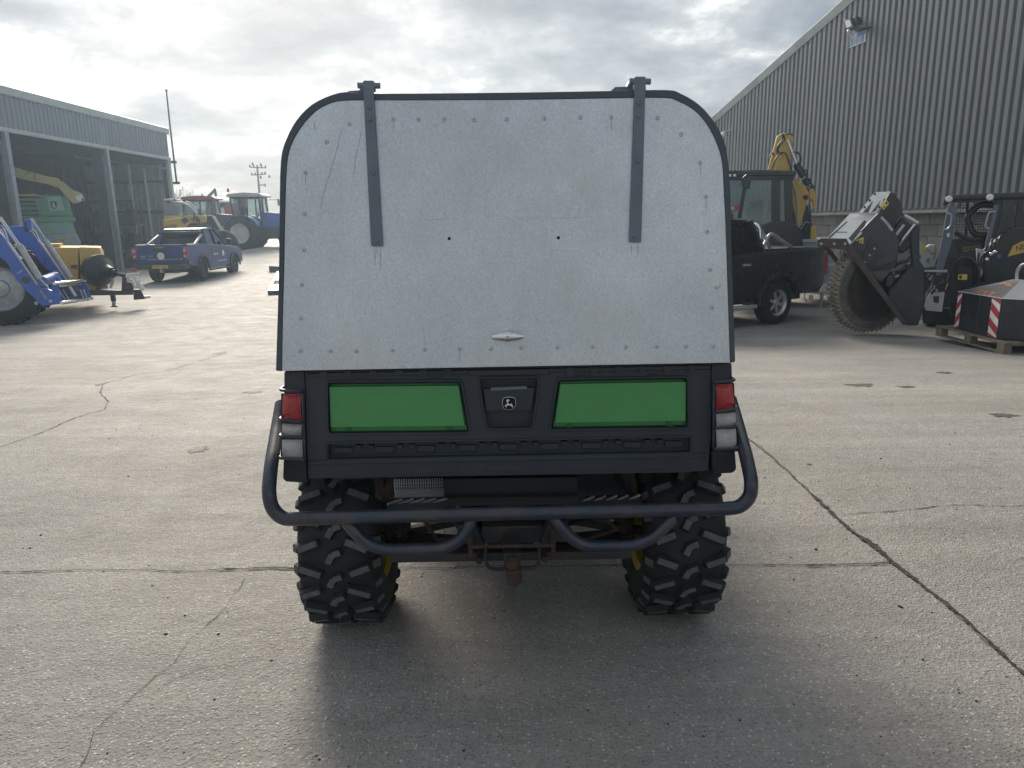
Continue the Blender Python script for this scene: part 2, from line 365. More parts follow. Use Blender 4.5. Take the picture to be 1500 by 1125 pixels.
# ------------------------------------------------------------ ground
def concrete_ground():
    m = bpy.data.materials.new('worn_concrete_yard'); m.use_nodes = True; t = m.node_tree; n = t.nodes; l = t.links; b = n['Principled BSDF']
    tcx = n.new('ShaderNodeTexCoord')
    def vec(sc):
        mp = n.new('ShaderNodeMapping'); l.new(tcx.outputs['Object'], mp.inputs[0]); mp.inputs['Scale'].default_value = sc; return mp.outputs[0]
    def nz(scale, de, ro, v=(1, 1, 1), dist=0):
        k = n.new('ShaderNodeTexNoise'); l.new(vec(v), k.inputs['Vector']); k.inputs['Scale'].default_value = scale
        k.inputs['Detail'].default_value = de; k.inputs['Roughness'].default_value = ro; k.inputs['Distortion'].default_value = dist; return k.outputs['Fac']
    def vor(scale, feat='F1'):
        k = n.new('ShaderNodeTexVoronoi'); l.new(vec((1, 1, 1)), k.inputs['Vector']); k.inputs['Scale'].default_value = scale; k.feature = feat; return k
    def mr(f, a, b_, c, d):
        k = n.new('ShaderNodeMapRange'); l.new(f, k.inputs[0]); k.inputs[1].default_value = a; k.inputs[2].default_value = b_
        k.inputs[3].default_value = c; k.inputs[4].default_value = d; return k.outputs[0]
    def op(o, a, b_):
        k = n.new('ShaderNodeMath'); k.operation = o
        for i, v in enumerate((a, b_)):
            if isinstance(v, (int, float)): k.inputs[i].default_value = v
            else: l.new(v, k.inputs[i])
        return k.outputs[0]
    mul = lambda a, b_: op('MULTIPLY', a, b_)
    big = mr(nz(.45, 6, .6, dist=.4), .3, .7, .88, 1.12)
    mid = mr(nz(2.3, 7, .65), .3, .7, .90, 1.10)
    lanes = mul(mr(nz(1.0, 7, .65, (.16, 1.3, 1), .5), .32, .68, .84, 1.12), mr(nz(2.2, 6, .7, (.05, 2.4, 1), .3), .35, .62, .90, 1.05))
    fine = mul(mr(nz(85, 5, .8), .32, .68, .74, 1.26), mr(nz(26, 5, .7), .32, .68, .88, 1.12))
    v = mul(mul(mul(big, mid), fine), lanes)
    # pale and dark stones showing in the worn surface
    va = vor(88); pal = n.new('ShaderNodeSeparateColor'); l.new(va.outputs['Color'], pal.inputs[0])
    dot = mr(va.outputs['Distance'], .30, .42, 1, 0)
    stone = mul(dot, mr(pal.outputs[0], .80, .86, 0, 1))
    v = mul(v, op('ADD', mul(stone, .8), 1.0))
    dark = mul(dot, mr(pal.outputs[1], .84, .9, 0, 1))
    v = mul(v, op('SUBTRACT', 1.0, mul(dark, .3)))
    oil = mr(nz(1.1, 8, .75, (1, 1.6, 1)), .64, .76, 1.0, .62)
    v = mul(v, oil)
    s = n.new('ShaderNodeVectorMath'); s.operation = 'SCALE'; s.inputs[0].default_value = (.350, .338, .318); l.new(v, s.inputs['Scale'])
    mi = n.new('ShaderNodeMixRGB'); l.new(mr(nz(.8, 6, .7), .45, .75, 0, .28), mi.inputs[0]); l.new(s.outputs[0], mi.inputs[1]); mi.inputs[2].default_value = (.40, .36, .30, 1)
    sc2 = n.new('ShaderNodeMixRGB'); sc2.blend_type = 'MULTIPLY'; sc2.inputs[0].default_value = 0; l.new(mi.outputs[0], sc2.inputs[1])
    l.new(sc2.outputs[0], b.inputs['Base Color'])
    l.new(mr(nz(3, 6, .7), .3, .7, .56, .74), b.inputs['Roughness'])
    b.inputs['Specular IOR Level'].default_value = .22
    h = op('ADD', mul(nz(70, 6, .75), 1.0), mul(mr(va.outputs['Distance'], 0, .5, 1, 0), .45))
    h = op('ADD', h, mul(nz(9, 6, .6), 1.6))
    bn = n.new('ShaderNodeBump'); bn.inputs['Strength'].default_value = 1.0; bn.inputs['Distance'].default_value = .009
    l.new(h, bn.inputs['Height']); l.new(bn.outputs[0], b.inputs['Normal'])
    return m
MT['ground'] = concrete_ground()
g = MB(); ys = [-60, -20, -5, 0] + [2.2 + .4 * i for i in range(32)] + [16, 20, 24] + [25 + .5 * i for i in range(33)] + [50, 70, 110, 200, 600]
xs = [-500, -120, -60, -30, -20] + [-18 + .5 * i for i in range(12)] + [-10, -6, 0, 6, 15, 30, 60, 120, 500]
v = [(x, y, zg(x, y)) for y in ys for x in xs]; nx = len(xs)
g.add(v, [(j * nx + i, j * nx + i + 1, (j + 1) * nx + i + 1, (j + 1) * nx + i) for j in range(len(ys) - 1) for i in range(nx - 1)])
g.build('ground', 'ground', kind='structure')

MT['crackfill'] = M('dirt_filled_crack', (.045, .042, .038), .95, var=.5, vs=40, bump=1, bs=200, dirt=(.12, .11, .095), da=.7, ds=18)
MT['spall'] = M('spalled_edge', (.17, .155, .13), .95, var=.4, vs=60, bump=1, bs=200)
def crack(pts, wmin, wmax, seed, lift=.003, mat='crackfill', dens=.035):
    r = random.Random(seed); P = [G(*p) for p in pts]; Lp = []; Rp = []
    fine = []
    for a, b in zip(P, P[1:]):
        n = max(2, int((b - a).length / dens)); fine += [a.lerp(b, i / n) for i in range(n)]
    fine.append(P[-1]); j = 0; wob = 0
    for i, p in enumerate(fine):
        d = fine[min(i + 1, len(fine) - 1)] - fine[max(i - 1, 0)]; d.z = 0; d.normalize(); s = Vector((-d.y, d.x, 0))
        wob = wob * .72 + r.uniform(-.0042, .0042) * (1 + p.y * .12)
        ww = (wmin + (wmax - wmin) * r.random() ** 2.5) / 2
        c = p + s * wob
        for lst, sg in ((Lp, 1), (Rp, -1)):
            q = c + s * sg * ww * r.uniform(.6, 1.4); q.z = zg(q.x, q.y) + lift; lst.append(q)
    n = len(fine); g = MB(); g.add(Lp + Rp, [(i, i + 1, n + i + 1, n + i) for i in range(n - 1)])
    return g.build('crack', mat, kind='structure', flat=True)
J = [(1040, 600), (1092, 640), (1130, 668), (1190, 725), (1215, 750), (1250, 780), (1275, 797), (1305, 823), (1340, 850), (1390, 890), (1440, 935), (1500, 990), (1600, 1070)]
crack(J, .004, .013, 1, .004)
crack(J[3:9], .001, .034, 11, .006, 'crackfill', .02)
crack(J[5:8], .002, .060, 13, .0065, 'crackfill', .016)
crack(J[3:6], .001, .030, 14, .0065, 'crackfill', .014)
crack(J[6:], .001, .022, 15, .0065, 'crackfill', .013)
crack(J, .008, .028, 12, .002, 'spall', .03)
crack([(-60, 839), (60, 838), (100, 837), (200, 836), (300, 836), (430, 833), (570, 832), (925, 829), (1070, 828), (1180, 829), (1305, 824)], .003, .010, 2, .004)
crack([(1180, 829), (1240, 828), (1300, 825)], .004, .016, 21, .006)
crack([(300, 836), (360, 835), (430, 832)], .003, .014, 22, .006)
crack([(1222, 754), (1290, 751), (1360, 745), (1400, 740), (1500, 742), (1560, 741)], .002, .008, 3)
crack([(330, 517), (290, 530), (245, 543), (200, 549), (150, 563), (147, 575), (158, 588), (152, 600), (110, 613), (60, 635), (0, 655)], .003, .014, 4)
crack([(358, 848), (330, 890), (318, 905), (285, 932), (255, 970), (200, 1015), (140, 1070), (118, 1125)], .0008, .003, 5)
crack([(305, 975), (240, 1005)], .001, .003, 6)
crack([(450, 1010), (490, 1000)], .001, .003, 7)
# loose grit and pebbles
MT['grit'] = M('dark_grit', (.03, .029, .028), .9, var=.6, vs=3)
g = MB(); r = random.Random(3)
def pebble(p, s):
    k = [Vector((r.uniform(-1, 1), r.uniform(-1, 1), 0)).normalized() for _ in range(1)]
    vs = []; n = 6
    for h, f in ((0, 1), (.55, .8), (.8, .25)):
        for i in range(n):
            a = 2 * math.pi * i / n; q = s * f * r.uniform(.7, 1.2); vs.append((p.x + math.cos(a) * q * 1.3, p.y + math.sin(a) * q, p.z + h * s))
    fs = [(j * n + i, j * n + (i + 1) % n, (j + 1) * n + (i + 1) % n, (j + 1) * n + i) for j in range(2) for i in range(n)] + [tuple(range(2 * n, 3 * n))]
    g.add(vs, fs)
for px, py in [(223, 858), (246, 876), (60, 784), (44, 803), (152, 837), (170, 629), (135, 641), (205, 628), (617, 844), (1195, 805), (1240, 790), (1320, 890), (1352, 967), (1430, 1027), (1317, 888), (1290, 672), (1495, 640), (320, 929), (314, 1025), (160, 643), (188, 698), (243, 929), (1120, 700), (1108, 640)]:
    pebble(G(px, py), r.uniform(.003, .007))
for _ in range(170):
    px, py = r.uniform(-50, 1550), 470 + 655 * r.random() ** .8
    if 440 < px < 1060 and py < 700: continue
    pebble(G(px, py), r.uniform(.0015, .0042) * (1 + max(0, 700 - py) / 260))
g.build('gravel', 'grit', kind='stuff')
# dark damp patches and shallow spalls
MT['stain'] = M('oil_stain', (.10, .092, .082), .7, var=.4, vs=25, bump=.8, bs=90)
def stain(px, py, w, h, seed):
    r = random.Random(seed); c = G(px, py); e = G(px + w, py); f = G(px, py - h); a = abs(e.x - c.x); b_ = abs(f.y - c.y); n = 22; vs = [c + Vector((0, 0, .0035))]
    for i in range(n):
        t = 2 * math.pi * i / n; k = r.uniform(.45, 1.15); x = c.x + math.cos(t) * a * k; y = c.y + math.sin(t) * b_ * k; vs.append((x, y, zg(x, y) + .0035))
    MB().add(vs, [(0, 1 + i, 1 + (i + 1) % n) for i in range(n)]).build('stain', 'stain', kind='structure', flat=True)
for i, a in enumerate([(290, 659, 15, 5), (148, 563, 6, 3), (322, 517, 12, 2), (372, 574, 17, 2), (1262, 564, 24, 3), (1468, 608, 22, 4), (1383, 546, 14, 1.5), (1185, 680, 5, 1.5), (1330, 567, 16, 2)]): stain(*a, 40 + i)

# ------------------------------------------------------------ the utility vehicle
F = Frame((-.012, 2.49, 0), .019)
GV = thing('utility_vehicle', 'black utility vehicle seen from behind with an aluminium canopy door and two green tailgate panels', 'utility vehicle', F)
T1 = -.36                                   # tailgate plane
V = lambda a, b, v=T1: F.v(a, b, v)
# cargo box shell
l0, r0 = V(446, 600).x, V(1040, 600).x
zb, zt = V(745, 690).z, V(745, 538).z
xL, xR = V(415, 560).x, V(1077, 560).x
m = MB(); m.box(l0 - .05, r0 + .05, T1 + .05, .98, zb + .02, zb + .07)
m.box(l0 - .05, l0 - .01, T1 + .05, .98, zb + .07, zt); m.box(r0 + .01, r0 + .05, T1 + .05, .98, zb + .07, zt); m.box(l0 - .05, r0 + .05, .98, 1.02, zb + .02, zt)
m.build('cargo_box', 'plastic', GV, bevel=.006)
# tailgate skin with sunk pockets
outer = [V(447, 544), V(1041, 532), V(1041, 640), V(1037, 689), V(1000, 692), V(500, 700), V(452, 701), V(450, 650)]
h1 = rpoly([V(480, 559), V(675, 557.5), V(688, 634), V(481, 636)], .014)
h2 = rpoly([V(817, 555), V(1006.5, 552), V(1008, 627), V(806, 629.5)], .014)
h3 = rpoly([V(700.4, 553.3), V(789.8, 552.3), V(780.5, 627), V(713, 629)], .018)
h4 = rpoly([V(481, 649), V(1011, 639), V(1011, 663.5), V(481, 674)], .012)
TG = MB().plate(outer, [h1, h2, h3, h4], (0, 1, 0), .028, .05).build('tailgate', 'plastic', GV, bevel=.003)
b = MB()
for h, o in ((h1, .004), (h2, .004), (h3, .004), (h4, .004)):
    c = sum(h, Vector()) / len(h)
    b.tube([c + (p - c) * 1.012 + Vector((0, -.0008, 0)) for p in h], .0042, 6, closed=True)
b.build('pocket_rim', 'plastic', TG)
# top roll with small tabs, centre plate and the long lip
b = MB(); b.prism([V(449, 546), V(1040, 534), V(1040, 541), V(449, 553)], (0, -.006, 0)); b.build('top_roll', 'plastic', TG, bevel=.003)
tabs = [(474, 548), (510, 547), (547, 546.5), (584, 545.5), (620, 544.6), (656, 544)] + [(834.5, 542), (870, 541.5), (905.5, 541), (941, 540.6), (977, 540), (1013, 539)]
for x, y in tabs:
    MB().prism([V(x - 5.5, y - 4, T1 - .006), V(x + 5.5, y - 4, T1 - .006), V(x + 4, y + 6, T1 - .006), V(x - 4, y + 6, T1 - .006)], (0, -.004, 0)).build('tab', 'plastic', TG)
MB().prism([V(687, 542, T1 - .006), V(804, 540, T1 - .006), V(803, 548, T1 - .006), V(688, 550, T1 - .006)], (0, -.005, 0)).build('centre_plate', 'plastic', TG, bevel=.002)
for x, y in ((530, 557), (640, 556), (851, 552.5), (959, 551)):
    MB().prism([V(x - 8, y - 2.5), V(x + 8, y - 2.5), V(x + 7, y + 3), V(x - 7, y + 3)], (0, -.004, 0)).build('clip', 'plastic2', TG)
for pts in ([V(452, 675), V(1034, 664), V(1033, 669), V(452, 680)],):
    MB().prism(pts, (0, -.006, 0)).build('lower_lip', 'plastic', TG, bevel=.002)
for x0, x1 in ((602, 670), (712, 782), (825, 894), (934, 1010)):
    y = 688 - (x0 - 600) * .019
    MB().prism([V(x0, y - 4), V(x1, y - 5), V(x1, y + 4), V(x0, y + 5)], (0, -.002, 0)).build('lip_pad', 'plastic', TG, bevel=.001)
# lumps in the long slot
for i in range(9):
    x = 503 + i * 60.5; y = 659.5 - (x - 500) * .0192
    MB().prism([F.v(x - 13, y - 4, T1 + .020), F.v(x + 13, y - 4, T1 + .020), F.v(x + 13, y + 5, T1 + .020), F.v(x - 13, y + 5, T1 + .020)], (0, .015, 0)).build('slot_rib', 'plastic', TG, bevel=.002)
    for dx in (22, 40):
        if i < 8: MB().prism([F.v(x + dx - 4, y - 7, T1 + .014), F.v(x + dx + 4, y - 7, T1 + .014), F.v(x + dx + 4, y - 1, T1 + .014), F.v(x + dx - 4, y - 1, T1 + .014)], (0, .02, 0)).build('slot_rib', 'plastic', TG, bevel=.002)
# green panels
for pts, tabsx in (([(483.5, 563), (672, 561), (685, 630.5), (485, 632.5)], (510, 659)), ([(820, 559), (1003.5, 555.5), (1005, 623), (809.5, 626)], (834, 981))):
    A = [F.v(x, y, T1 + .022) for x, y in pts]; c = sum(A, Vector()) / 4
    Bk = [p + Vector((0, .004, 0)) for p in A]
    Fr = [c + (p - c) * s for p, s in zip(A, (1, 1, 1, 1))]
    a, b_, cc, d = Fr
    up = [a.lerp(d, .03), b_.lerp(cc, .03), b_.lerp(cc, .88) - Vector((.004, 0, 0)), a.lerp(d, .88) + Vector((.002, 0, 0))]
    raise_ = [p + Vector((0, -.016, 0)) for p in up]
    P = MB().prism(A, (0, .004, 0)).add(up + raise_, [(i, (i + 1) % 4, 4 + (i + 1) % 4, 4 + i) for i in range(4)] + [(4, 5, 6, 7)]).build('green_panel', 'green', TG, bevel=.003)
    for tx in tabsx:
        ty = 629 - (tx - 485) * .0135
        k = MB().prism([F.v(tx - 5, ty + 3, T1 + .018), F.v(tx + 5, ty + 3, T1 + .018), F.v(tx + 3.5, ty - 5, T1 + .018), F.v(tx - 3.5, ty - 5, T1 + .018)], (0, .004, 0))
        p0 = F.v(tx, ty - 1, T1 + .018); k.cyl(p0, p0 + Vector((0, -.003, 0)), .004, n=10); k.build('fixing_tab', 'greend', P)
# latch and emblem
LT = MB().plate(rpoly([V(708.5, 570, T1 + .006), V(783, 568, T1 + .006), V(778, 600, T1 + .006), V(712.5, 602, T1 + .006)], .006), [], (0, 1, 0), 0, .02).build('latch', 'plastic', TG, bevel=.003)
MB().prism([V(719, 568, T1 + .004), V(772, 566, T1 + .004), V(772, 570, T1 + .004), V(719, 572.5, T1 + .004)], (0, .02, 0)).build('latch_bar', 'strap', LT, bevel=.001)
ring = rpoly([V(737, 583.5, T1 + .004), V(745.5, 581.5, T1 + .004), V(754, 583, T1 + .004), V(755.3, 591, T1 + .004), V(753.5, 598, T1 + .004), V(746, 600, T1 + .004), V(738, 598.5, T1 + .004), V(736.2, 591, T1 + .004)], .004, 2)
EB = MB().prism(ring, (0, -.002, 0)).build('emblem', 'hole', LT)
MB().tube(ring, .0014, 6, closed=True).build('emblem_ring', 'inkw', EB)
zp = [(690, 520), (715, 503), (742, 512), (748, 530), (727, 534), (720, 560), (735, 582), (772, 585), (783, 566), (792, 600), (812, 645), (790, 632), (765, 608), (735, 603), (705, 607), (690, 622), (702, 640), (680, 630), (668, 602), (700, 592), (708, 560), (698, 534)]
MB().prism([V(680 + a * .0889, 540 + b_ * .0889, T1 + .0015) for a, b_ in zp], (0, -.001, 0)).build('deer', 'inkw', EB, flat=True)
# corner pillars
CL = MB().prism(rpoly([V(416, 544), V(446, 543), V(449, 707), V(420, 706), V(415, 700)], .006), (0, .30, 0)).build('corner_pillar', 'plastic', GV, bevel=.004)
CR = MB().prism(rpoly([V(1042, 532), V(1072, 532), V(1078, 688), V(1073, 692), V(1044, 694)], .006), (0, .30, 0)).build('corner_pillar', 'plastic', GV, bevel=.004)
for P, cap in ((CL, [V(415, 675, T1 - .012), V(448, 675, T1 - .012), V(450, 708, T1 - .012), V(419, 706, T1 - .012), V(414, 702, T1 - .012)]), (CR, [V(1043, 661, T1 - .012), V(1077, 660, T1 - .012), V(1079, 688, T1 - .012), V(1074, 693, T1 - .012), V(1044, 695, T1 - .012)])):
    MB().prism(rpoly(cap, .008), (0, .2, 0)).build('corner_cap', 'plastic2', P, bevel=.004)
def lamp(P, reds, c1, c2, guards, out, side):
    h = MB().prism([V(*reds[0]) + Vector((-.004, .004, .004)), V(*reds[1]) + Vector((.004, .004, .004)), V(*c2[2]) + Vector((.004, .004, -.004)), V(*c2[3]) + Vector((-.004, .004, -.004))], (0, -.012, 0)).build('tail_lamp', 'plastic2', P)
    h['label'] = 'tail lamp behind a black wire guard'
    for nm, pts, mt in (('red_lens', reds, 'red'), ('reversing_lens', c1, 'clear'), ('indicator_lens', c2, 'clear')):
        A = [V(a, b_, T1 - .008) for a, b_ in pts]; n = 8; rings = []
        bot, top = [A[3], A[2]], [A[0], A[1]]
        # bulging lens: rows curve outwards
        vs = []; fs = []
        for i in range(n + 1):
            t = i / n
            for j in range(5):
                s = j / 4; p = A[0].lerp(A[1], s).lerp(A[3].lerp(A[2], s), t)
                bul = .014 * math.sin(math.pi * min(1, max(0, t))) ** .5 * (1 - (2 * s - 1) ** 6 * .6)
                vs.append(p + Vector((0, -bul, 0)))
        for i in range(n):
            for j in range(4): fs.append((i * 5 + j, i * 5 + j + 1, i * 5 + j + 6, i * 5 + j + 5))
        m = MB(); m.add(vs, fs); m.prism(A, (0, .004, 0)); m.build(nm, mt, h)
    wires = MB(); v0 = T1 - .034
    for (xa, ya, xb, yb) in guards:
        pin = V(xb, yb, T1 - .005); a = V(xb, yb, v0); c = V(xa, ya, v0); d = c + Vector((0, .07, 0)); wires.tube(spath([pin, a, c, d], .012, 4), .0046, 8)
    wires.tube([V(guards[0][2], guards[0][3], T1 - .020), V(guards[-1][2], guards[-1][3], T1 - .020)], .0042, 8)
    wires.build('wire_guard', 'tubeblue', P)
lamp(CL, [(415, 577), (441.5, 577), (442.5, 619), (413.5, 615)], [(413.8, 620.5), (442.5, 622), (443, 639.5), (413.6, 638.5)], [(413.5, 644), (443.2, 644), (444, 670), (414, 670.5)],
     [(409.5, 571.5, 443, 574), (409, 614.5, 444, 618.5), (409, 639, 444.5, 640), (408.5, 671, 447, 673)], -1, -1)
lamp(CR, [(1048, 564), (1072, 562), (1076, 599), (1048.5, 603.5)], [(1048.5, 606.5), (1077, 604), (1077.5, 625), (1048.5, 626.5)], [(1048.5, 629.5), (1077.5, 628), (1078, 658.5), (1049, 660.5)],
     [(1077, 557, 1046, 560), (1080.5, 598, 1047, 603), (1081, 624, 1046, 627.5), (1081.5, 657, 1045, 658)], 1, 1)
# canopy
CP, CN = Vector((0, T1 - .03, zt)), Vector((0, 1, -.11)).normalized()
K = lambda a, b_, o=0.0: F.pl(a, b_, CP + CN * o, CN)
outl = [(405.5, 542), (407.5, 480), (410, 390), (411, 310), (412.7, 236.7), (420.7, 204.7), (436.7, 175.3), (458, 154), (484.7, 140.7), (508.7, 135.6), (548, 138), (750, 136.4), (894.7, 134), (974.7, 132.7), (996, 138), (1022.7, 154), (1044, 178), (1057.3, 202), (1064, 228.7), (1067.8, 276.7), (1069.5, 330), (1072, 420), (1075.5, 529)]
inl = [(414.5, 543), (415.2, 480), (417.5, 390), (419, 310), (421.5, 245), (427.5, 215), (443, 187), (464, 164), (488, 151.5), (511, 148.3), (548, 148), (750, 147.3), (894.7, 145), (972, 144.4), (991, 149), (1015, 162), (1034, 183), (1048, 210), (1056.3, 238), (1059, 280), (1061.5, 330), (1064.5, 420), (1068, 531)]
def smooth(pts, n=3):
    P = [Vector((a, b_)) for a, b_ in pts]; out = []
    for i in range(len(P) - 1):
        p0 = P[max(i - 1, 0)]; p1 = P[i]; p2 = P[i + 1]; p3 = P[min(i + 2, len(P) - 1)]
        for k in range(n):
            t = k / n; out.append(.5 * ((2 * p1) + (p2 - p0) * t + (2 * p0 - 5 * p1 + 4 * p2 - p3) * t * t + (3 * p1 - p0 - 3 * p2 + p3) * t ** 3))
    out.append(P[-1]); return [(p.x, p.y) for p in out]
so_, si_ = smooth(outl), smooth(inl)
PO = [K(*p) for p in so_]; PI_ = [K(*p) for p in si_]
n = len(PO); m = MB(); d = Vector((0, .07, 0)); d0 = Vector((0, -.012, 0))
m.add([p + d0 for p in PO] + [p + d0 for p in PI_] + [p + d for p in PO] + [p + d for p in PI_],
      [(i, i + 1, n + i + 1, n + i) for i in range(n - 1)] + [(2 * n + i, 2 * n + i + 1, i + 1, i) for i in range(n - 1)] + [(n + i, n + i + 1, 3 * n + i + 1, 3 * n + i) for i in range(n - 1)] + [(0, n, 3 * n, 2 * n), (n - 1, 2 * n - 1, 4 * n - 1, 3 * n - 1)])
CAN = m.build('canopy_frame', 'trim', GV, bevel=.003)
m = MB(); c = sum(PO, Vector()) / n; A = [c + (p - c) * .99 + Vector((0, .04, 0)) for p in PO]; Bq = [c + (p - c) * .975 + Vector((0, 1.30, .0)) for p in PO]
m.add(A + Bq, [(i, i + 1, n + i + 1, n + i) for i in range(n - 1)] + [tuple(range(n, 2 * n))]); m.build('canopy_shell', 'trim', GV)
DOOR = MB().prism(PI_ , CN * -.010).build('rear_door', 'panel', CAN, bevel=.0015)
riv = [(511.6, 182), (478.5, 208), (447.3, 252.7), (446, 313), (445, 366), (442, 417), (441, 466), (440, 514), (575.9, 175), (613.2, 175), (650.8, 175), (694.5, 175.3), (742.3, 174.3), (797.3, 173.2), (850.4, 172), (895.5, 171.3), (963.5, 172.7), (998, 196.7), (1025.6, 238.3), (1034, 288), (1036, 339.3), (1040, 395), (1043, 450), (1045, 507), (484, 514), (522, 514), (575, 513), (622, 512), (673.6, 511), (719, 511), (763.6, 509.5), (816.5, 509), (868, 508), (917, 508), (962, 507.5), (1005, 507)]
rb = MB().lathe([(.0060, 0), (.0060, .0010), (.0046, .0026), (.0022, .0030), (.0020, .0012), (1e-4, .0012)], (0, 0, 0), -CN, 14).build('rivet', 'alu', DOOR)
MB().cyl(-CN * .0030, -CN * .0032, .0020, n=10).build('rivet_hole', 'hole', rb); MB().cyl(CN * .0001, -CN * .0004, .0066, n=16).build('rivet_shade_ring', 'strap', rb)  # dark ring below the rivet head is its shadow, put into colour
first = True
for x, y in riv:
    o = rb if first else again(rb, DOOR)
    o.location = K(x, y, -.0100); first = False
for x, y in ((658, 349.5), (818, 348.3)):
    p = K(x, y, -.0101); MB().cyl(p + CN * -.0006, p + CN * .001, .0048, n=14).build('hole', 'hole', DOOR)
p = K(787, 346.5, -.0102); MB().cyl(p, p + CN * -.0008, .0155, n=26).build('patch', MT['panel'], DOOR)
p = K(1050, 418, -.0096); MB().lathe([(.013, 0), (.008, .003), (1e-4, .0045)], p, -CN, 14).build('dent', MT['alu'], DOOR)
MT['scratch'] = M('dull_scratch', (.36, .37, .38), .7, var=.2, vs=60); MT['bright_scratch'] = M('bright_scratch', (.80, .82, .84), .5, var=.1); MT['runmark'] = M('brown_run_mark', (.40, .38, .34), .8, var=.3, vs=80)
def mark(pts, w_, nm, mt):
    for (x0, y0), (x1, y1) in zip(pts, pts[1:]):
        pass
    L_ = []; R_ = []
    for i, (x, y) in enumerate(pts):
        a_, b_ = pts[max(i - 1, 0)], pts[min(i + 1, len(pts) - 1)]; dx, dy = b_[0] - a_[0], b_[1] - a_[1]; ln = math.hypot(dx, dy) or 1; k = w_ * (.3 if i in (0, len(pts) - 1) else 1)
        L_.append(K(x - dy / ln * k, y + dx / ln * k, -.0104)); R_.append(K(x + dy / ln * k, y - dx / ln * k, -.0104))
    n_ = len(pts); MB().add(L_ + R_, [(i, i + 1, n_ + i + 1, n_ + i) for i in range(n_ - 1)]).build(nm, mt, DOOR, flat=True)
mark([(502, 186), (497, 202), (495, 214), (490, 232), (484, 252), (477, 272), (471, 296), (468, 314)], .45, 'scratch', 'scratch')
mark([(531, 176), (528, 200), (521, 232), (519, 250), (518, 262)], .45, 'scratch', 'scratch')
mark([(459, 177), (461, 184), (461, 192)], .9, 'scratch', 'scratch'); mark([(466, 169), (462, 172)], .6, 'scratch', 'scratch')
mark([(612, 321), (640, 321.5), (676, 320)], .3, 'scratch', 'scratch'); mark([(792, 319), (830, 319.5), (858, 318)], .3, 'scratch', 'scratch'); mark([(867, 219), (867.5, 224)], .8, 'scratch', 'scratch'); mark([(762, 162), (760, 178)], .4, 'scratch', 'scratch')
mark([(486, 482), (494, 490), (503, 497)], .5, 'scratch', 'bright_scratch'); mark([(491, 481), (498, 488), (504, 493)], .4, 'scratch', 'bright_scratch'); mark([(482, 486), (489, 494)], .4, 'scratch', 'bright_scratch'); mark([(975, 303), (985, 296)], .4, 'scratch', 'scratch')
for x0, y0, ln in ((549, 363, 26), (557, 363, 32), (925, 358, 14), (934, 358, 16), (552, 363, 10)): mark([(x0, y0), (x0 + .4, y0 + ln * .5), (x0 + .2, y0 + ln)], .8, 'run_mark', 'runmark')
for x0, y0 in ((447.5, 256), (576, 178), (895.5, 175), (1026, 242), (1034.5, 292), (673.6, 514)): mark([(x0, y0), (x0, y0 + 8), (x0 + .3, y0 + 16)], .6, 'run_mark', 'scratch')
# hinge straps
for quad, bolts, plate, pin in (([(532, 118.8), (547, 118.8), (561.5, 360.7), (544, 360.7)], [(541, 156.7), (541.5, 175), (547.3, 253), (552, 354)], [(500.7, 138), (508.7, 131), (524.7, 130), (527, 121), (531, 119), (534, 121), (534, 137)], ((524, 125), (557, 125.5))),
                                ([(929.9, 113), (945.3, 113), (938.7, 355.3), (921.3, 354.5)], [(936, 150.5), (935.5, 170), (934.5, 237), (929.6, 346.5)], [(894.7, 132.7), (902.7, 125.2), (921, 124.7), (924.5, 114.5), (928.8, 113), (932, 115), (932, 132)], ((922, 119), (953, 119.5)))):
    q = [K(a, b_, -.0125) for a, b_ in quad]
    st = MB().prism(rpoly(q, .004, 2), CN * -.007).build('hinge_strap', 'strap', DOOR, bevel=.0015)
    for x, y in bolts:
        p = K(x, y, -.0195); MB().lathe([(.0068, 0), (.006, .0035), (1e-4, .0055)], p, -CN, 12).build('bolt', 'strap', st)
    br = MB().prism([K(a, b_, 0) + Vector((0, .02, 0)) for a, b_ in plate], (0, .06, 0)).build('hinge_bracket', 'strap', CAN, bevel=.002)
    a, b_ = K(*pin[0], -.012), K(*pin[1], -.012); MB().cyl(a, b_, .0085, n=14).build('hinge_pin', 'strap', br)
    t = [K(quad[0][0] - .5, 118 if quad[0][0] < 800 else 112.5, -.020), K(quad[1][0] + .5, 118 if quad[0][0] < 800 else 112.5, -.020), K(quad[1][0] + 1, 132, -.020), K(quad[0][0] - .5, 132, -.020)]
    MB().prism(t, (0, .036, 0)).build('hinge_knuckle', 'strap', st, bevel=.002)
# T handle
hb = K(743.5, 492.5, -.010)
HN = MB().lathe([(.020, 0), (.020, .004), (.014, .010), (.010, .022)], hb + Vector((0, 0, .004)), -CN, 20).build('door_handle', 'chrome', DOOR)
w2 = (K(767, 491, -.03) - K(721, 491, -.03)).length / 2; vs = []; n2 = 14; m2 = 12
for i in range(n2 + 1):
    t = i / n2 * 2 - 1; rz = .0125 * (1 - abs(t) ** 2.2 * .55)
    for k in range(m2):
        a = 2 * math.pi * k / m2; vs.append(hb + Vector((t * w2, -.024 + math.cos(a) * .007, math.sin(a) * rz + .002)))
MB().add(vs, [(i * m2 + k, i * m2 + (k + 1) % m2, (i + 1) * m2 + (k + 1) % m2, (i + 1) * m2 + k) for i in range(n2) for k in range(m2)] + [tuple(range(m2)), tuple(range(n2 * m2, n2 * m2 + m2))]).build('handle_grip', 'chrome', HN)
p = hb + Vector((0, -.031, .002)); MB().cyl(p, p + Vector((0, -.0015, 0)), .005, n=12).build('lock', 'zinc', HN)

